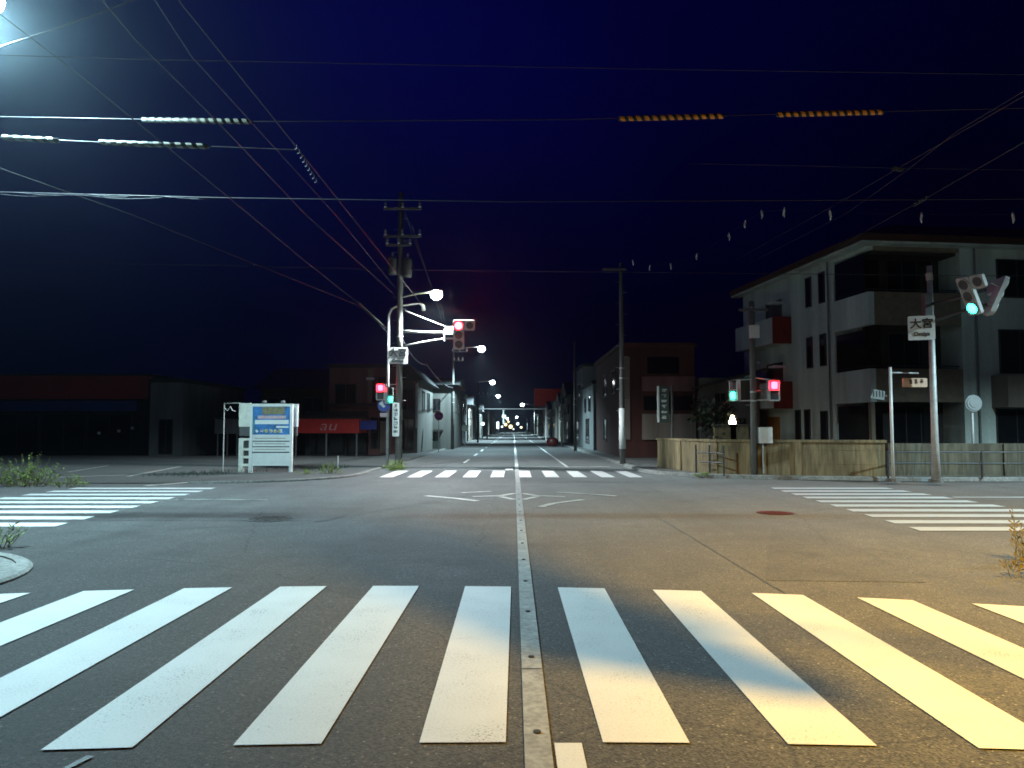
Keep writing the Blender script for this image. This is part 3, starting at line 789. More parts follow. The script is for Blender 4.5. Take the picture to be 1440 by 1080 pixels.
# white cupboard sign standing behind it
b2 = base + Vector((0, .35, 0))
def nb2(u, v): p = P(u, v, b2.y) - b2; return p.x, p.z
t = thing('sign_cabinet', 'cream panel sign standing just behind the notice board', 'sign', b2)
(a0_, z1_), (a1_, z0_) = nb2(337, 567), nb2(419, 600)
MB().box(a0_, nb2(353, 600)[0] - .01, -.05, .05, z0_, z1_).build('left_panel', 'cream', t)
MB().box(nb2(411, 600)[0], a1_, -.05, .05, z0_, z1_ - .03).build('right_panel', 'whitem', t)
MB().box(a0_ + .02, a1_ - .02, -.03, .05, nb2(0, 613)[1], z0_ - .01).build('lower_panel', 'grey', t)
MB().box(nb2(353, 600)[0], nb2(411, 600)[0], -.03, .05, z0_ + .1, z1_ - .02).build('back_panel', 'cream', t)
sq = MB(); x0, x1 = nb2(337, 600)[0], nb2(352, 600)[0]; zc = nb2(0, 616)[1]
sq.box(x0, x0 + .17, -.06, .06, 0, zc); sq.box(x1 - .02, x1 + .04, -.06, .06, 0, zc)
for v in (616, 630, 641, 652): zz = nb2(0, v)[1]; sq.box(x0 + .17, x1 - .02, -.055, .055, zz - .09, zz)
sq.build('slotted_stand', 'cream', t)
MB().box(x0 + .17, x1 - .02, .02, .05, nb2(0, 652)[1], zc - .09).build('slot_backing', 'dark', t)
for u in (372, 398):
    x, zz = nb2(u, 566); MB().sphere((x, 0, zz + .02), .09, 10, 6, .6).build('lamp_cap', 'greyb', t, True)
MB().tube([(nb2(407, 600)[0], 0, 0), (nb2(407, 600)[0], 0, nb2(0, 612)[1])], .03, 8).build('leg', 'galv', t)
# pipe frame left of it
b3 = Vector((P(314, 640, 28.).x, 28., 0))
t = thing('pipe_frame', 'thin pipe frame with a wire holder left of the notice board', 'pipe frame', b3)
zt = P(0, 567, 28).z; xx = P(338, 600, 28).x - b3.x
MB().tube([(0, 0, 0), (0, 0, zt), (xx, 0, zt)], .02, 6).build('frame', 'galv', t)
MB().tube([(0, 0, zt - .15), (.1, 0, zt - .28), (.22, 0, zt - .12), (.3, 0, zt - .26), (.42, 0, zt - .3)], .014, 6).build('wire_holder', 'whitem', t)
# short stake
f = G(475, 662); t = MB().tube([(0, 0, 0), (0, 0, .55)], .025, 6).build('marker_stake', 'galv', loc=(f.x, f.y, 0)); tag(t, 'short pale stake in the grass right of the notice board', 'stake')

# ------------------------------------------------------------------ buildings
def window(parent, mb_face, x, z, w, h, y=-.0, pane='glass', sash='sash', mull=1):
    """window on a wall whose front is the plane y (local), facing -y"""
    fr = MB(); b = .05
    fr.box(x - w / 2 - b, x + w / 2 + b, y - .05, y + .02, z - h / 2 - b, z - h / 2); fr.box(x - w / 2 - b, x + w / 2 + b, y - .05, y + .02, z + h / 2, z + h / 2 + b)
    fr.box(x - w / 2 - b, x - w / 2, y - .05, y + .02, z - h / 2, z + h / 2); fr.box(x + w / 2, x + w / 2 + b, y - .05, y + .02, z - h / 2, z + h / 2)
    for k in range(mull):
        xx = x - w / 2 + w * (k + 1) / (mull + 1); fr.box(xx - .02, xx + .02, y - .035, y + .02, z - h / 2, z + h / 2)
    f = fr.build('window', sash, parent)
    MB().box(x - w / 2, x + w / 2, y - .02, y + .01, z - h / 2, z + h / 2).build('pane', pane, f)
    return f

def wside(parent, xf, y, z, w, h, sgn, pane='glass'):
    """window on a side wall at x = xf; sgn -1: outside is -x"""
    fr = MB(); b = .05; o = sgn * .05
    x0, x1 = sorted((xf, xf + o))
    fr.box(x0, x1, y - w / 2 - b, y + w / 2 + b, z - h / 2 - b, z - h / 2); fr.box(x0, x1, y - w / 2 - b, y + w / 2 + b, z + h / 2, z + h / 2 + b)
    fr.box(x0, x1, y - w / 2 - b, y - w / 2, z - h / 2, z + h / 2); fr.box(x0, x1, y + w / 2, y + w / 2 + b, z - h / 2, z + h / 2)
    f = fr.build('window', 'sash', parent)
    x0, x1 = sorted((xf, xf + sgn * .022)); MB().box(x0, x1, y - w / 2, y + w / 2, z - h / 2, z + h / 2).build('pane', pane, f)
    return f

def house(name, label, x0, x1, y0, depth, h, wall, roof='flat', rm='roofdark', wins=(), side=None, swins=(), cat='house', base=0., ridge='x', rh=1.4, extras=None):
    """front wall on y0 facing the camera; wins: (x, z, w, h, pane) in local coords from the left front corner"""
    t = thing(name, label, cat, (x0, y0, base))
    w = x1 - x0
    MB().box(0, w, 0, depth, 0, h).build('wall', wall, t)
    if roof == 'flat':
        MB().box(-.12, w + .12, -.12, depth + .12, h, h + .22).build('roof', rm, t)
    elif roof == 'gable':
        r = MB(); o = .45
        if ridge == 'x':
            r.add([(-o, -o, h - .05), (w + o, -o, h - .05), (w + o, depth + o, h - .05), (-o, depth + o, h - .05), (-o, depth / 2, h + rh), (w + o, depth / 2, h + rh)],
                  [(0, 1, 5, 4), (2, 3, 4, 5), (0, 4, 3), (1, 2, 5), (0, 3, 2, 1)])
        else:
            r.add([(-o, -o, h - .05), (w + o, -o, h - .05), (w + o, depth + o, h - .05), (-o, depth + o, h - .05), (w / 2, -o, h + rh), (w / 2, depth + o, h + rh)],
                  [(0, 1, 4), (1, 2, 5, 4), (2, 3, 5), (3, 0, 4, 5), (0, 3, 2, 1)])
        r.build('roof', rm, t)
    elif roof == 'shed':
        r = MB(); r.add([(-.3, -.3, h - .6), (w + .3, -.3, h + .35), (w + .3, depth + .3, h + .35), (-.3, depth + .3, h - .6),
                         (-.3, -.3, h - .45), (w + .3, -.3, h + .5), (w + .3, depth + .3, h + .5), (-.3, depth + .3, h - .45)],
                        [(0, 1, 2, 3), (4, 5, 6, 7), (0, 1, 5, 4), (1, 2, 6, 5), (2, 3, 7, 6), (3, 0, 4, 7)]); r.build('roof', rm, t)
    for q_ in wins: window(t, None, q_[0], q_[1], q_[2], q_[3], -.001, q_[4] if len(q_) > 4 else 'glass')
    for (y, z, ww, hh) in swins: wside(t, w if side == 1 else 0, y, z, ww, hh, 1 if side == 1 else -1)
    return t

# --- three storey apartment block on the far right corner
AH = 9.0
c0 = P(1226, 603, 30.6); c1 = P(1048, 603, 42.6)
dirv = Vector((c1.x - c0.x, c1.y - c0.y, 0)); L_ = dirv.length
ang = math.atan2(dirv.y, dirv.x) - PI / 2                      # rotate so local +y runs along the left face
A = thing('apartment_block', 'three storey pale apartment block with wraparound dark loggias', 'apartment block', (c0.x, c0.y, 0), ang)
W_ = 13.0
s0 = 3.05
zf = [0, 3.1, 6.15, AH]
# local frame: x to the right along the front, y along the left face
lg = 2.6   # depth of the loggia opening along the left face
lw = 4.0   # width along the front
ld = 1.3
wl = MB()
# slabs of wall: main body set back behind the loggias, with bands in front
wl.box(0, W_, lg, L_, 0, AH)                                   # rear volume, left face flush
wl.box(lw, W_, 0, lg, 0, AH)                                   # right part of the front
wl.build('wall', 'apt', A)
bd = MB(); bt = MB()
bands = ((2.62, 3.95), (5.72, 7.05), (8.75, AH - .003))
for za, zb_ in bands:
    MB().box(0, .003 + lw * .06, .0, lg - .003, za, zb_).build('side_parapet', 'apt', A)
    MB().box(lw * .06 + .006, lw - .003, .0, .22, za, zb_).build('front_parapet', 'aptbrown', A)
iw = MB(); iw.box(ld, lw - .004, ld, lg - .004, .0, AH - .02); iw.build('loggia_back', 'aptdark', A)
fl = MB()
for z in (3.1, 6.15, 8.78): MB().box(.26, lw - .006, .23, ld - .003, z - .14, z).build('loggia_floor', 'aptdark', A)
for z in (.15, 3.95, 7.05):
    hh = {.15: 2.35, 3.95: 1.6, 7.05: 1.6}[z]
    window(A, None, (lw + ld) / 2, z + hh / 2 + .05, lw - ld - .7, hh - .15, ld - .003, 'glass', 'sash', 2)
    g = MB(); g.box(.02, .05, .3, lg - .1, z, z + hh); g.build('corner_glazing', 'glass', A)
rl = MB()
for za, zb_ in bands[:2]:
    rl.tube([(.04, .1, zb_ + .12), (lw - .05, .1, zb_ + .12)], .022, 6); rl.tube([(.04, .1, zb_ + .12), (.04, lg - .1, zb_ + .12)], .022, 6)
    for k in range(6): rl.tube([(.04 + k * .75, .1, zb_), (.04 + k * .75, .1, zb_ + .12)], .015, 5)
rl.build('railing', 'dark', A)
gpost = MB(); gpost.box(.0, .16, .0, .2, 0, 2.62); gpost.build('corner_post', 'aptbrown', A)
# windows and balconies on the right part of the front
for z in (4.7, 7.7): window(A, None, 5.6 + .9, z, 1.7, 1.5 if z > 7 else 1.7, -.002, 'glass', 'sash', 1)
window(A, None, 8.6, 7.7, 1.7, 1.5, -.002, 'glass'); window(A, None, 8.4, 4.6, 1.7, 1.9, -.002, 'glass')
window(A, None, 6.7, 1.2, 2.6, 2.2, -.002, 'glass', 'sash', 2)
for z in (2.4, 5.5):
    bq = MB(); bq.box(5.2, 10.5, -.9, -.75, z, z + 1.3); bq.box(5.2, 10.5, -.75, -.004, z, z + .15); bq.box(5.2, 5.33, -.75, -.004, z + .15, z + 1.3)
    if z < 5: bq.build('balcony', 'tan', A)
# slim windows and balconies on the left face
for (y, z, w, h) in ((3.55, 5.05, .42, 1.35), (4.75, 5.05, .42, 1.35), (3.55, 7.85, .42, 1.3), (4.75, 7.85, .42, 1.3), (3.6, 1.55, .5, 1.5), (5.1, 1.6, .42, 1.6), (6.0, 1.6, .42, 1.6)):
    wside(A, -.002, y, z, w, h, -1)
for z in (2.55, 5.7):
    bq = MB(); bq.box(-.9, -.8, 6.6, L_ - 1, z, z + 1.25); bq.box(-.8, -.004, 6.6, L_ - 1, z, z + .14)
    b_ = bq.build('balcony', 'apt', A)
    MB().box(-.93, -.004, 6.5, 6.597, z - .03, z + 1.28).build('end_panel', 'redpanel', b_)
    wside(A, -.002, 8.3, z + 1.3, 1.6, 1.9, -1, 'glass2')
    MB().box(-.7, -.1, 7.0, 7.6, z + 2.0, z + 2.1).build('awning', 'whitem', b_)
MB().box(-.05, -.002, 7.9, 9.2, 0, 2.15).build('door', 'doorw', A)
MB().sphere((-.12, 9.0, 1.0), .05, 8, 6).build('door_handle', 'galv', bpy.data.objects['door'])
for (x, z) in ((5.0, .0), (8.9, 5.85)):
    ac = MB().box(x, x + .8, -.34, -.04, z, z + .6).build('air_conditioner', 'whitem', A)
    MB().disc((x + .3, z + .3), .22, -.355, -.341, 16).build('fan_grille', 'grey', ac)
ro = MB(); o = .55
ro.add([(-o, -o, AH), (W_ + o, -o, AH), (W_ + o, L_ + o, AH), (-o, L_ + o, AH), (-o, -o, AH + .28), (W_ + o, -o, AH + .28), (W_ + o, L_ + o, AH + .28), (-o, L_ + o, AH + .28),
        (3.2, 3.2, AH + 1.7), (W_ - 3, 3.2, AH + 1.7), (W_ - 3, L_ - 3, AH + 1.7), (3.2, L_ - 3, AH + 1.7)],
       [(0, 1, 2, 3), (0, 1, 5, 4), (1, 2, 6, 5), (2, 3, 7, 6), (3, 0, 4, 7), (4, 5, 9, 8), (5, 6, 10, 9), (6, 7, 11, 10), (7, 4, 8, 11), (8, 9, 10, 11)])
ro.build('roof', 'roofbrown', A)
ev = MB(); ev.box(-o + .06, W_ + o - .06, -o + .06, -.003, AH - .1, AH - .003); ev.box(-o + .06, -.003, -.002, L_ + o - .06, AH - .1, AH - .003); ev.build('soffit', 'apt', A)
dr = MB(); dr.tube([(-.08, 2.95, .1), (-.08, 2.95, AH - .1)], .04, 8); dr.tube([(4.6, -.08, .1), (4.6, -.08, AH - .1)], .04, 8); dr.build('drain_pipe', 'greyb', A)

# --- boundary walls on the right
wp = [P(927, 600, 29.5), P(968, 600, 26.6), P(1010, 600, 24.9), P(1243, 600, 23.4)]
def wall_run(name, label, pts, h, th, m, cap=None, joints=1.8):
    t = thing(name, label, 'wall', (pts[0].x, pts[0].y, 0))
    o = Vector((pts[0].x, pts[0].y, 0)); mb = MB(); cp = MB(); jt = MB()
    for i, (a, b) in enumerate(zip(pts[:-1], pts[1:])):
        a = Vector((a.x, a.y, 0)) - o; b = Vector((b.x, b.y, 0)) - o; d = b - a; ln = d.length; rz = math.atan2(d.y, d.x); c = (a + b) / 2
        mb.cbox((c.x, c.y, h / 2), (ln, th, h), rz); cp.cbox((c.x, c.y, h + .04), (ln + .1, th + .1, .08), rz)
        k = joints
        while k < ln - .2:
            p = a + d * (k / ln); nrm = Vector((d.y, -d.x, 0)).normalized(); pp = p + nrm * (th / 2 + .03)
            jt.cbox((pp.x, pp.y, h / 2 + .02), (.2, .06, h - .05), rz); k += joints
        for zz in (.42, .8):
            nrm = Vector((d.y, -d.x, 0)).normalized(); pp = c + nrm * (th / 2 + .004); jt.cbox((pp.x, pp.y, zz * h), (ln, .006, .018), rz)
    mb.build('wall_body', m, t)
    if cap: cp.build('coping', cap, t)
    jt.build('pier', m, t)
    return t
wall_run('boundary_wall', 'brown stained concrete wall below the apartment block', wp, 1.13, .16, 'wallw', 'wallw', 2.4)
wall_run('boundary_wall', 'dark grey block wall right of the stained wall', [P(1247, 600, 24.), Vector((32, 23.6, 0))], 1.1, .14, 'wallg', None, 3.6)

def guard(label, a, b, n, rails=(.78, .45), group='guard pipe fences', h=.82):
    a = Vector((a.x, a.y, .08)); b = Vector((b.x, b.y, .08)); t = thing('guard_fence', label, 'guard fence', a, 0, group)
    d = b - a
    for k in range(n + 1):
        p = d * (k / n); MB().tube([p, p + Vector((0, 0, h))], .03, 8).build('post', 'dark', t)
    for z in rails: MB().tube([Vector((0, 0, z)), d + Vector((0, 0, z))], .022, 8).build('rail', 'dark', t)
guard('grey guard pipe fence before the dark block wall', P(1247, 600, 22.9), Vector((22, 22.6, 0)), 4)
guard('dark guard pipe fence before the bend of the stained wall', P(978, 600, 25.4), P(1017, 600, 24.2), 2, (.7, .4), h=.95)

# --- pale house behind the wall with a porch lamp
h_ = house('pale_house', 'small pale house with a sloping roof behind the stained wall', 9.35, 12.3, 38.5, 7, 4.1, 'housew', 'shed', wins=((1.0, 2.9, .5, .8), (1.9, 1.5, .7, 1.1)))
pl_ = P(1030, 594, 34.5)
t = thing('porch_lantern', 'glowing white lantern on a post behind the stained wall', 'lantern', (pl_.x, pl_.y, 0))
MB().tube([(0, 0, 0), (0, 0, pl_.z - .25)], .035, 8).build('post', 'dark', t)
MB().tube([(0, 0, pl_.z - .2), (0, 0, pl_.z - .12), (0, 0, pl_.z + .02), (0, 0, pl_.z + .32)], [.1, .17, .16, .06], 12).build('globe', 'porch', t, True)
MB().tube([(0, 0, pl_.z + .32), (0, 0, pl_.z + .42)], [.1, .02], 10).build('cap', 'dark', t)
for (u, Y, w, z, lab) in ((1020, 32, .9, 1.75, 'low tan block standing left of the porch lantern'), (1040, 32, .75, 1.75, 'low tan block standing right of the porch lantern')):
    p = P(u, 600, Y); t = thing('gate_pier', lab, 'gate pier', (p.x, p.y, 0)); MB().box(-w / 2, w / 2, 0, .3, 0, z - .1).build('pier_body', 'wallw', t); MB().box(-w / 2 - .05, w / 2 + .05, -.05, .35, z - .1, z).build('pier_cap', 'wallg', t)
tree('garden_tree', 'dark round shrub behind the wall beside the hanging shop sign', (8.5, 33., 0), 3.0, 1.1, random.Random(11), 900)
tree('garden_tree', 'dark loose shrub before the pale house', (9.9, 35.5, 0), 2.6, .8, random.Random(12), 700)

# --- dark red building and shop sign
B = house('red_building', 'dark red brown two storey building behind the bare utility pole', 5.5, 9.2, 39, 12, 5.7, 'redbld', 'flat', 'redbld', swins=((3, 4.1, 1.2, 1.2), (7, 4.1, 1.2, 1.2), (7, 1.5, 1.2, 1.2)), side=-1)
for z, hh, m in ((3.45, .75, 'pink'), (1.0, 1.3, 'tan')):
    MB().box(1.0, 3.7, -.14, -.003, z, z + hh).build('cladding_band', m, B)
MB().box(1.1, 3.6, -.06, -.002, 2.5, 3.2).build('window_band', 'glass', B)
MB().box(-.1, .4, -.08, -.002, 1.0, 5.2).build('corner_pier', 'tan', B)
MB().box(1.3, 2.9, -.05, -.002, 4.35, 5.2).build('upper_window_band', 'glass', B)
p = P(934, 569, 33.5)
t = thing('shop_sign', 'tall hanging green shop sign with pale characters on a post', 'sign', (p.x, p.y, 0))
w_, z0, z1 = .42, P(0, 594, 33.5).z, P(0, 543, 33.5).z
MB().prismy([(-w_ / 2, z0), (w_ / 2, z0), (w_ / 2, z1), (-w_ / 2, z1)], 0, .16).build('panel', 'greensign', t)
MB().box(-w_ / 2 - .07, -w_ / 2 - .003, -.03, .19, z0, z1).build('edge_strip', 'whitem', t)
b = MB()
for k in range(6):
    zz = z1 - .17 - k * .235; strokes(b, -.13, .13, zz - .1, zz + .06, -.006, rs, .035)
b.build('characters', 'signface', t)
MB().tube([(w_ / 2 + .14, .08, 0), (w_ / 2 + .14, .08, z1)], .06, 8).build('post', 'grey', t)

# --- right hand row going away
rows = [(5.4, 9.6, 52, 8, 4.6, 'greyb', 'flat', 'grey flat fronted shop beyond the dark red building'),
        (5.6, 10.5, 62, 10, 6.6, 'greyb', 'flat', 'dark tall grey building behind the thin right pole'),
        (5.5, 10, 74, 9, 4.9, 'housew', 'gable', 'pale gabled house above the red container'),
        (5.6, 10, 86, 9, 4.4, 'tan', 'gable', 'tan gabled house far down the right side'),
        (5.6, 11, 100, 12, 5.2, 'housew', 'flat', 'pale flat roofed building far down the right side'),
        (5.8, 11, 118, 14, 4.6, 'greyb', 'gable', 'grey gabled house near the far red signboard'),
        (5.8, 11, 140, 14, 5.0, 'tan', 'flat', 'tan flat building farther than the red signboard pole'),
        (6., 12, 190, 20, 5.0, 'housew', 'gable', 'tiny pale gabled house at the right end of the street'),
        (6.2, 14, 230, 40, 5.5, 'greyb', 'flat', 'tiny grey building closing the right side of the street')]
for k, (x0, x1, y, d, h, m, rf, lab) in enumerate(rows):
    w = x1 - x0
    house('street_house', lab, x0, x1, y, d, h, m, rf, wins=((w * .3, h * .72, 1.1, 1.0), (w * .7, h * .72, 1.1, 1.0), (w * .3, 1.3, 1.4, 1.6), (w * .7, 1.3, 1.2, 1.6)),
          swins=((d * .3, h * .72, 1.2, 1.), (d * .7, h * .72, 1.2, 1.), (d * .5, 1.4, 2.2, 1.7)), side=-1)
p = P(770, 559, 150)
t = thing('red_signboard', 'big dark red signboard on a frame down the right side', 'signboard', (p.x + 1, p.y, 0))
MB().box(-3.6, 2.4, 0, .4, p.z - 1.6, p.z + 1.7).build('panel', 'signred', t)
MB().box(-3.75, 2.55, -.05, .45, p.z - 1.95, p.z - 1.603).build('frame', 'pink', t)
for x in (-2.6, 1.4): MB().tube([(x, .2, 0), (x, .2, p.z - 1.95)], .12, 8).build('leg', 'grey', t)
p = P(777, 622, 66)
t = thing('red_container', 'small rounded red container standing at the right kerb', 'container', (p.x, p.y, .08))
MB().tube([(0, 0, 0), (0, 0, .1), (0, 0, .5), (0, 0, .62), (0, 0, .7)], [.42, .5, .5, .44, .2], 14).build('body', 'redplast', t, True)
MB().tube([(0, 0, .7), (0, 0, .76)], [.2, .1], 10).build('lid', 'redplast', t, True)
p = G(906, 641)
t = thing('kerb_marker', 'small pale marker post on the right pavement near the bare pole', 'marker', (p.x, p.y, .1))
MB().tube([(0, 0, 0), (0, 0, .4)], [.06, .05], 10).build('post', 'whitem', t, True); MB().tube([(0, 0, .4), (0, 0, .46)], [.05, .02], 10).build('cap', 'whitem', t, True)

# --- left side: dark store
S0 = thing('dark_store', 'dark closed store with a dull red fascia and blue band', 'store', (-42, 45, 0))
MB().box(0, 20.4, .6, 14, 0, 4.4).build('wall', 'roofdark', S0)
MB().box(-.2, 20.6, 0, .597, 3.3, 4.65).build('fascia', 'fascia', S0)
MB().box(0, 19.8, .3, .596, 2.6, 3.2).build('blue_band', 'blue', S0)
MB().box(-.2, 20.6, .3, 14.2, 4.66, 4.8).build('roof', 'roofdark', S0)
for k in range(7):
    window(S0, None, 1.6 + k * 2.75, 1.3, 2.5, 2.2, .597, 'glass', 'dark', 1)
for (u, v) in ((139, 609), (167, 606), (186, 602)):
    p = P(u, v, 45.4) - Vector(S0.location); MB().box(p.x - .09, p.x + .09, p.y, p.y + .02, p.z - .08, p.z + .08).build('painted_glint', 'whitem', S0)  # small light reflections in the windows, drawn as pale squares
house('storage_block', 'plain pale flat roofed block beside the dark store', -20.8, -18.9, 44, 10, 4.2, 'greyb', 'flat', cat='building', wins=((.95, 1.1, .7, 1.9),))
# carport, red canopy shop, big dark roof
def canopy(name, label, x0, x1, y, z0, z1, m, depth, cat, lettering=None, posts=3):
    t = thing(name, label, cat, (x0, y, 0)); w = x1 - x0
    MB().box(0, w, 0, depth, z0, z1).build('fascia', m, t)
    MB().box(-.1, w + .1, -.1, depth + .1, z1, z1 + .08).build('roof', 'roofdark', t)
    for k in range(posts):
        x = .15 + (w - .3) * k / max(1, posts - 1); MB().tube([(x, .1, 0), (x, .1, z0)], .05, 8).build('post', 'greyb', t)
    return t
canopy('carport', 'low grey carport roof on thin posts left of the notice board', P(302, 600, 44).x, P(350, 600, 44).x, 44, P(0, 610, 44).z, P(0, 589, 44).z, 'greyb', 4, 'carport', posts=4)
sx0, sx1 = P(412, 600, 43).x, P(505, 600, 43).x
t = canopy('phone_shop', 'low shop with a wide red sign lettered au', sx0, sx1, 43, P(0, 609, 43).z, P(0, 589, 43).z, 'signred', 2.4, 'shop', posts=3)
text('lettering', 'au', .82, 'pinkp', t, (P(461, 600, 43).x - sx0, -.01, P(0, 599, 43).z), shear=.25, sx=1.3, bold=-.01)
MB().box(.05, sx1 - sx0 - .05, 2.4, 6, 0, 2.6).build('wall', 'roofdark', t)
for k in range(3): window(t, None, .8 + k * 1.15, .65, .9, 1.2, 2.398, 'glass', 'dark', 0)
t2 = MB().box(0, .9, 0, .1, 0, .5).build('blue_board', 'sblue', t); t2.location = (sx1 - sx0 + .02, .2, P(0, 604, 43).z)
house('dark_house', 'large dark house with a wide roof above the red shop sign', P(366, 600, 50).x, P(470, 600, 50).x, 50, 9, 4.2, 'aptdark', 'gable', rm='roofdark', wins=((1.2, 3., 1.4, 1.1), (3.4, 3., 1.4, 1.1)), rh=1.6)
k_ = house('red_lit_house', 'two storey house tinted with signal glow behind the red pedestrian signal', P(462, 600, 46).x, P(556, 600, 46).x, 46, 8, 5.2, 'pink', 'flat', rm='roofdark', wins=((2.9, 3.9, 1.0, 1.5), (1.0, 3.6, 1.2, 1.2), (3.0, 1.3, .9, 1.8)))
MB().box(-.2, 4.2, -.7, -.13, 2.9, 3.05).build('canopy', 'roofdark', k_)
MB().box(2.35, 2.6, -.15, -.003, 3.05, 5.1).build('pilaster', 'tan', k_)
MB().cbox((P(522, 533, 46).x - k_.location.x, -.25, P(0, 533, 46).z), (.45, .3, .14)).build('wall_lamp', 'whitem', k_)
MB().box(3.1, 3.75, -.1, -.003, .1, 2.0).build('shutter', 'tan', k_)
hs_ = house('narrow_house', 'narrow pale house behind the tall left utility pole', P(560, 600, 48).x, P(587, 600, 48).x, 48, 9, 4.6, 'housew', 'gable', ridge='y', rh=1.0, wins=((.55, 3.4, .6, 1.2), (.6, 1.2, .7, 1.9)), swins=((3, 3.4, 1.2, 1.2), (6, 3.4, 1.2, 1.2)), side=1)
MB().tube([(1.15, -.08, 1.6), (1.15, -.08, 4.4)], .09, 8).build('drain_pipe', 'whitem', hs_)
w2 = house('white_house', 'pale two storey house with a dark square window and garage', P(583, 600, 58).x, P(637, 600, 58).x, 58, 9, 4.9, 'housew', 'gable', ridge='x', rh=.8, wins=((1.42, 3.35, .95, .85), ), swins=((3, 3.4, 1., 1.), (6, 3.4, 1., 1.)), side=1)
MB().box(.95, 1.95, -.03, -.002, .0, 1.25).build('garage_door', 'glass2', w2)
MB().box(.8, 2.15, -.25, -.003, 1.35, 1.5).build('garage_canopy', 'sash', w2)
p = P(617, 585, 52); t = thing('round_sign', 'round red rimmed traffic sign before the white house', 'sign', (p.x, p.y, 0))
MB().disc((0, p.z), .3, 0, .02, 24).build('rim', 'inkred', t); MB().disc((0, p.z), .21, -.012, -.003, 24).build('face', 'sblue', t); MB().tube([(0, .05, 0), (0, .05, p.z + .2)], .03, 8).build('pole', 'galv', t)
MB().cbox((0, -.018, p.z), (.48, .006, .07)).build('bar', 'inkred', t)
p = P(654, 602, 70); t = thing('round_sign', 'pale blank rounded sign board on a post by the left kerb', 'sign', (p.x, p.y, 0))
MB().prismy(rrect(.62, .6, .2, 5, 0, p.z), 0, .04).build('face', 'cream', t); MB().tube([(0, .06, 0), (0, .06, p.z + .1)], .04, 8).build('pole', 'galv', t)
rows = [(-10, -5.4, 70, 9, 4.4, 'aptdark', 'gable', 'dark gabled house beyond the white house'),
        (-10, -5.5, 82, 9, 5.2, 'greyb', 'flat', 'dark grey flat roofed building beyond the dark gabled house'),
        (-10.5, -5.6, 96, 10, 4.6, 'tan', 'gable', 'tan gabled house behind the slim pale pole'),
        (-11, -5.6, 112, 12, 5.0, 'greyb', 'flat', 'grey flat building under the overhead bar'),
        (-11, -5.8, 132, 14, 4.6, 'housew', 'gable', 'small pale gabled house far down the left side'),
        (-12, -6., 170, 20, 5.4, 'tan', 'flat', 'tiny tan building far down the left side'),
        (-12, -6.2, 220, 40, 5.2, 'greyb', 'gable', 'tiny grey house closing the left side of the street')]
for k, (x0, x1, y, d, h, m, rf, lab) in enumerate(rows):
    w = x1 - x0
    house('street_house', lab, x0, x1, y, d, h, m, rf, wins=((w * .3, h * .72, 1.1, 1.0), (w * .7, h * .72, 1.1, 1.0), (w * .7, 1.3, 1.4, 1.6)),
          swins=((d * .3, h * .72, 1.2, 1.), (d * .7, h * .72, 1.2, 1.), (d * .5, 1.4, 2.2, 1.7)), side=1)
tree('street_tree', 'dark tree beside the far left kerb', (-6.6, 76, 0), 4.2, 1.5, random.Random(21), 800)
tree('street_tree', 'dark tree before the tan house at right', (6.3, 84, 0), 3.4, 1.2, random.Random(22), 700)
tree('street_tree', 'small green tree by the lit road end', (5.6, 165, 0), 4.2, 1.6, random.Random(23), 500, 'leaf')
for (u, v, Y, w, h, m, lab) in ((700, 598, 190, .7, 1.8, 'coolsign', 'tall white lit panel left of the road end'),
                               (711, 597, 250, 1.1, 1.0, 'warmsign', 'warm lit shop panel at the left of the road end'),
                               (718, 600, 260, 1.6, 1.3, 'warmsign', 'small warm lit panel next to the warm shop panel'),
                               (728, 596, 240, 1.0, .9, 'coolsign', 'white lit panel right of the road end'),
                               (679, 596, 120, .55, .55, 'coolsign', 'small round lit white sign by the left poles'),
                               (706, 600, 330, 1.2, .9, 'coolsign', 'tiny white lit panel farthest left at the road end'),
                               (715, 593, 340, .9, .9, 'warmsign', 'tiny warm lamp panel above the others at the road end'),
                               (733, 601, 300, 1.0, .8, 'warmsign', 'tiny warm lit panel farthest right at the road end'),
                               (722, 603.5, 360, 1.2, .7, 'coolsign', 'tiny white lights low in the middle of the road end')):
    p = P(u, v, Y); t = thing('lit_sign', lab, 'lit sign', (p.x, p.y, 0), 0, 'lit signs at the road end')
    MB().box(-w / 2, w / 2, 0, .3, p.z - h / 2, p.z + h / 2).build('box', 'grey', t); (MB().box(-w / 2 + .05, w / 2 - .05, -.02, -.003, p.z - h / 2 + .05, p.z + h / 2 - .05) if h > w * 1.5 else MB().sphere((0, -.1, p.z), min(w, h) * .5, 12, 8)).build('lit_face', m, t)
    MB().tube([(0, .15, 0), (0, .15, p.z - h / 2)], .06, 6).build('post', 'grey', t)
# overhead bar across the street
Y = 104.; a = P(672, 575, Y); b = P(768, 575, Y)
t = thing('overhead_bar', 'long thin bright bar spanning the street far away', 'gantry', (a.x, Y, 0))
MB().tube([(0, 0, a.z), (b.x - a.x, 0, b.z)], .055, 8).build('bar', 'whitem', t); MB().tube([(0, 0, 0), (0, 0, a.z + .2)], .09, 8).build('post', 'galv', t); MB().tube([(b.x - a.x, 0, 0), (b.x - a.x, 0, a.z + .2)], .09, 8).build('post', 'galv', t)
p = P(708, 582, Y); MB().box(p.x - a.x - .1, p.x - a.x + .1, -.1, .1, a.z - 2., a.z - .09).build('hanger', 'galv', t)
MB().box(p.x - a.x - .2, p.x - a.x + .35, -.14, .14, a.z - 1.2, a.z - .8).build('signal_box', 'whitem', t)

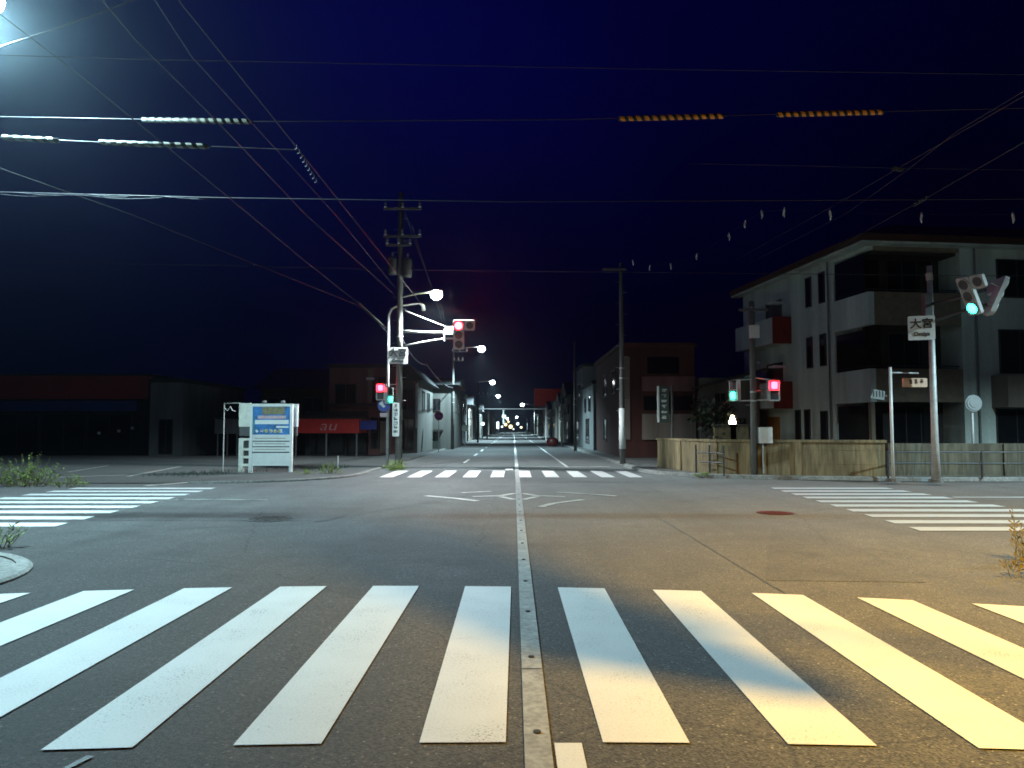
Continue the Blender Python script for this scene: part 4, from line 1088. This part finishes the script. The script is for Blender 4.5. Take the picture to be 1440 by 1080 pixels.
# ------------------------------------------------------------------ overhead wires
def sagged(pts, n=24, sag=0.):
    out = []
    for i, (a, b) in enumerate(zip(pts[:-1], pts[1:])):
        for k in range(n + (i == len(pts) - 2)):
            f_ = k / n; p = a.lerp(b, f_); p.z -= sag * 4 * f_ * (1 - f_); out.append(p)
    return out
def wire(label, pts, r=.009, sag=.0, m='wire', group='overhead wires', name='overhead_wire'):
    pts = sagged([Vector(p) for p in pts], 16, sag); o = pts[0]
    t = thing(name, label, 'wire', o, 0, group)
    MB().tube([p - o for p in pts], r, 5).build('cable', m, t, True)
    return t, o, pts
def coil(t, o, a, b, R_, turns, r, m):
    """thin strand wound loosely on a wire from a to b"""
    a = Vector(a); b = Vector(b); d = (b - a); ax = d.normalized(); u = ax.orthogonal().normalized(); w = ax.cross(u); n = int(turns * 10); pts = []
    for k in range(n + 1):
        f_ = k / n; th = 2 * PI * turns * f_; pts.append(a + d * f_ + (u * math.cos(th) + w * math.sin(th)) * R_ - o)
    return MB().tube(pts, r, 5).build('strand', m, t, True)
def guard_coil(t, o, a, b, R_, turns, m):
    """dark cable sleeve with a pale tape wound round it"""
    a = Vector(a) - o; b = Vector(b) - o; d = b - a; ax = d.normalized(); u = ax.orthogonal().normalized(); w = ax.cross(u)
    sl = MB().tube([a, b], R_, 10).build('spiral_guard', 'black', t, True)
    n = int(turns * 16); half = .27 / turns; vs = []
    for k in range(n + 1):
        f_ = k / n; th = 2 * PI * turns * f_; q_ = (u * math.cos(th) + w * math.sin(th)) * (R_ + .006)
        for e_ in (-1, 1): vs.append(a + d * min(1, max(0, f_ + e_ * half)) + q_)
    MB().add(vs, [(2 * k, 2 * k + 1, 2 * k + 3, 2 * k + 2) for k in range(n)]).build('spiral_tape', m, sl, True)
YW = 13.5
t, o, _ = wire('thin dark wire highest across the crossing', [P(-600, 60, 15.5), P(220, 84, 15.5), P(900, 97, 15.5), P(1440, 105, 15.5), P(2300, 95, 15.5)], .007)
t, o, _ = wire('cross street wire carrying pale and orange lamplit spiral guards', [P(-700, 148, YW), P(0, 164, YW), P(380, 171, YW), P(800, 168, YW), P(1440, 152, YW), P(2300, 128, YW)], .008, m='wirehi')
guard_coil(t, o, P(200, 168.8, YW), P(352, 171, YW), .042, 13, 'coil')
guard_coil(t, o, P(870, 167, YW), P(1018, 163, YW), .042, 13, 'sodcoil')
guard_coil(t, o, P(1092, 161, YW), P(1242, 157.5, YW), .042, 14, 'sodcoil')
t, o, _ = wire('short lower left wire carrying white spiral guards', [P(-700, 160, 12.5), P(0, 193, 12.5), P(140, 200, 12.5), P(295, 206, 12.5), P(420, 211, 12.5)], .008, m='wirehi')
guard_coil(t, o, P(4, 193.5, 12.5), P(82, 197.5, 12.5), .042, 5, 'coil'); guard_coil(t, o, P(140, 200, 12.5), P(292, 206, 12.5), .04, 10, 'coil')
t, o, _ = wire('lowest cross street wire with a loose twisted bundle at left', [P(-700, 258, 14.5), P(0, 270, 14.5), P(310, 278, 14.5), P(720, 284, 14.5), P(1440, 280, 14.5), P(2300, 272, 14.5)], .008, m='wirehi')
coil(t, o, P(-200, 266.5, 14.5), P(300, 278.5, 14.5), .018, 5, .004, 'wire'); coil(t, o, P(-190, 268.5, 14.5), P(290, 280.5, 14.5), .022, 3.5, .004, 'wirehi')
wire('faint wire low behind the red signal', [P(-300, 360, 27.), P(600, 380, 27.), P(1400, 388, 27.), P(2000, 380, 27)], .01)
wire('bright curved wire under the top left lamp', [P(-260, 118, 11.), P(0, 66, 11.), P(70, 43, 11.), P(140, 18, 11.), P(260, -28, 11.)], .011, m='wirehi')
XW = PL.x
def PX(u, v, X):
    a = P(u, v, 1.0); t_ = X / a.x; return Vector((X, t_, H + (a.z - H) * t_))
t, o, _ = wire('long wire from the top left to the bent pole arm', [PX(120, -220, -3.9), PX(255, 5, -3.9), PX(380, 160, -3.8), P(500, 312, 20), P(592, 427, 30.4)], .008, m='wirehi')
a, b = PX(415, 205, -3.8), PX(446, 258, -3.75); coil(t, o, a, b, .03, 9, .008, 'wire')
wire('slack wire from the top left to the tall left pole', [PX(10, -160, -4.6), PX(190, 55, -4.6), PX(300, 165, -4.6), P(430, 302, 20), P(552, 412, 30)], .008, m='wirehi')
wire('second slack wire beside the slack wire to the tall left pole', [PX(120, -150, -4.2), PX(270, 80, -4.2), P(470, 300, 19), P(556, 405, 30)], .006)
wire('dark wire with small clips to the left pole', [PX(-160, -100, -5.8), PX(90, 88, -5.8), PX(310, 268, -5.6), P(420, 360, 22), P(508, 430, 30), P(545, 468, 30.6)], .008)
t, o, _ = wire('thick pale telephone cable ending at the bent pole', [P(-500, 60, 10), P(180, 300, 16), P(505, 430, 28), P(530, 452, 30), P(558, 472, 30)], .007, m='black')
wire('twin pale telephone cable ending at the bent pole', [P(504, 425, 28), P(520, 440, 29), P(544, 462, 30.4)], .02, m='coil')
wire('cable running from the left pole down the street', [P(566, 478, 30), P(600, 512, 38), P(637, 545, 58)], .03, sag=.3)
wire('upper cable running from the left pole down the street', [P(570, 300, 30), P(620, 430, 45), P(637, 480, 58)], .012, sag=.2)
wire('crossarm wire running from the left pole down the street', [P(580, 318, 30), P(640, 496, 58)], .012, sag=.3)
# right hand wires
wire('high wire rising to the right edge', [P(1036, 365, 33), P(1180, 285, 22), P(1262, 237, 17.5), P(1440, 135, 12), P(1700, -20, 9)], .008)
t, o, _ = wire('middle wire rising to the right edge with a joint', [P(1050, 372, 33), P(1190, 300, 22), P(1275, 240, 17.5), P(1345, 185, 14.5), P(1520, 80, 11)], .007)
c = P(1262, 238, 17.5) - o; MB().cbox((c.x, c.y, c.z), (.3, .1, .07), .4).build('wire_joint', 'wirehi', t)
t, o, _ = wire('low wire over the apartment roof rising to the right edge', [P(1120, 385, 30), P(1230, 318, 22), P(1300, 280, 18), P(1440, 200, 13), P(1700, 60, 10)], .008)
a, b = P(1285, 288, 18.6), P(1304, 277, 18.0); coil(t, o, a, b, .04, 4, .012, 'coil')
# string of pale hangers on a dark cable over the right corner
pts = [(858, 345, 32), (890, 367, 30), (914, 374, 29), (943, 372, 28), (980, 358, 27), (1025, 330, 24), (1048, 312, 22.5), (1071, 298, 21), (1103, 295, 19.5), (1167, 298, 18.5), (1296, 302, 18), (1424, 302, 17.5), (1560, 300, 17)]
t, o, _ = wire('dark cable with a string of pale hangers over the right corner', [P(*p) for p in pts], .003, m='black')
for k, (u, v, Y) in enumerate(pts[1:-1]):
    c = P(u, v, Y) - o; s_ = 1.25
    MB().tube([c + Vector((0, 0, .06 * s_)), c, c + Vector((.02 * (-1) ** k, 0, -.1 * s_)), c + Vector((.0, 0, -.16 * s_))], [.008, .03, .026, .008], 7).build('hanger', 'porcelain', t, True)
wire('faint level wire in the upper right', [P(970, 230, 16), P(1300, 237, 16), P(1500, 240, 16)], .005)

# ------------------------------------------------------------------ sky, world, air
sky = bpy.data.materials.new('night_sky'); sky.use_nodes = True
nd = sky.node_tree.nodes; lk = sky.node_tree.links; nd.clear()
out = nd.new('ShaderNodeOutputMaterial'); em = nd.new('ShaderNodeEmission'); tc = nd.new('ShaderNodeTexCoord')
nrm = nd.new('ShaderNodeVectorMath'); nrm.operation = 'NORMALIZE'; lk.new(tc.outputs['Object'], nrm.inputs[0])
n = nd.new('ShaderNodeTexNoise'); n.inputs['Scale'].default_value = 1.7; n.inputs['Detail'].default_value = 3; lk.new(nrm.outputs[0], n.inputs['Vector'])
sx = nd.new('ShaderNodeSeparateXYZ'); lk.new(nrm.outputs[0], sx.inputs[0])
rz_ = nd.new('ShaderNodeValToRGB'); e = rz_.color_ramp.elements
e[0].position = 0.0; e[0].color = (.0003, .0004, .007, 1); e[1].position = .55; e[1].color = (.0007, .0007, .036, 1)
k = e.new(.16); k.color = (.0003, .0004, .011, 1)
lk.new(sx.outputs[2], rz_.inputs[0])
rx_ = nd.new('ShaderNodeMapRange'); rx_.inputs['From Min'].default_value = -.25; rx_.inputs['From Max'].default_value = .5
rx_.inputs['To Min'].default_value = 1.1; rx_.inputs['To Max'].default_value = .3; lk.new(sx.outputs[0], rx_.inputs['Value'])
nr = nd.new('ShaderNodeMapRange'); nr.inputs['From Min'].default_value = .3; nr.inputs['From Max'].default_value = .7; nr.inputs['To Min'].default_value = .4; nr.inputs['To Max'].default_value = 1.45
lk.new(n.outputs[0], nr.inputs['Value'])
mm = nd.new('ShaderNodeMath'); mm.operation = 'MULTIPLY'; lk.new(rx_.outputs[0], mm.inputs[0]); lk.new(nr.outputs[0], mm.inputs[1])
lk.new(rz_.outputs[0], em.inputs[0]); lk.new(mm.outputs[0], em.inputs[1]); lk.new(em.outputs[0], out.inputs[0])
sky.cycles.emission_sampling = 'NONE'
d = MB().sphere((0, 0, 0), 620, 48, 24); so = d.build('sky', sky, None, True); so.location = (0, 60, 0); tag(so, kind='structure')

w = bpy.data.worlds.new('World'); S.world = w; w.use_nodes = True
nt = w.node_tree; bg = nt.nodes['Background']
st_ = nt.nodes.new('ShaderNodeTexSky'); st_.sky_type = 'NISHITA'; st_.sun_disc = False; st_.sun_elevation = math.radians(-8); st_.sun_rotation = math.radians(200)
nt.links.new(st_.outputs[0], bg.inputs[0]); bg.inputs[1].default_value = .01
vs_ = nt.nodes.new('ShaderNodeVolumeScatter'); vs_.inputs['Density'].default_value = .00042; vs_.inputs['Anisotropy'].default_value = .9
vs_.inputs['Color'].default_value = (.7, .88, 1, 1)
nt.links.new(vs_.outputs[0], nt.nodes['World Output'].inputs['Volume'])

# ------------------------------------------------------------------ camera, render
cam = bpy.data.cameras.new('camera'); co = bpy.data.objects.new('camera', cam); COL.objects.link(co)
cam.sensor_width = 36; cam.lens = F / 1440 * 36; cam.clip_end = 3000; cam.clip_start = .05
co.location = (0, 0, H); co.rotation_euler = (PI / 2 + PITCH, 0, YAW)
S.camera = co
S.view_settings.view_transform = 'Standard'; S.view_settings.look = 'None'; S.view_settings.exposure = 0
S.render.engine = 'CYCLES'
cy = S.cycles
cy.use_denoising = True
try: cy.denoiser = 'OPENIMAGEDENOISE'
except Exception: pass
cy.max_bounces = 4; cy.diffuse_bounces = 2; cy.glossy_bounces = 2; cy.volume_bounces = 0; cy.transparent_max_bounces = 4
cy.sample_clamp_indirect = 4; cy.use_light_tree = True; cy.caustics_reflective = False; cy.caustics_refractive = False
cy.pixel_filter_type = 'BLACKMAN_HARRIS'; cy.filter_width = 1.7
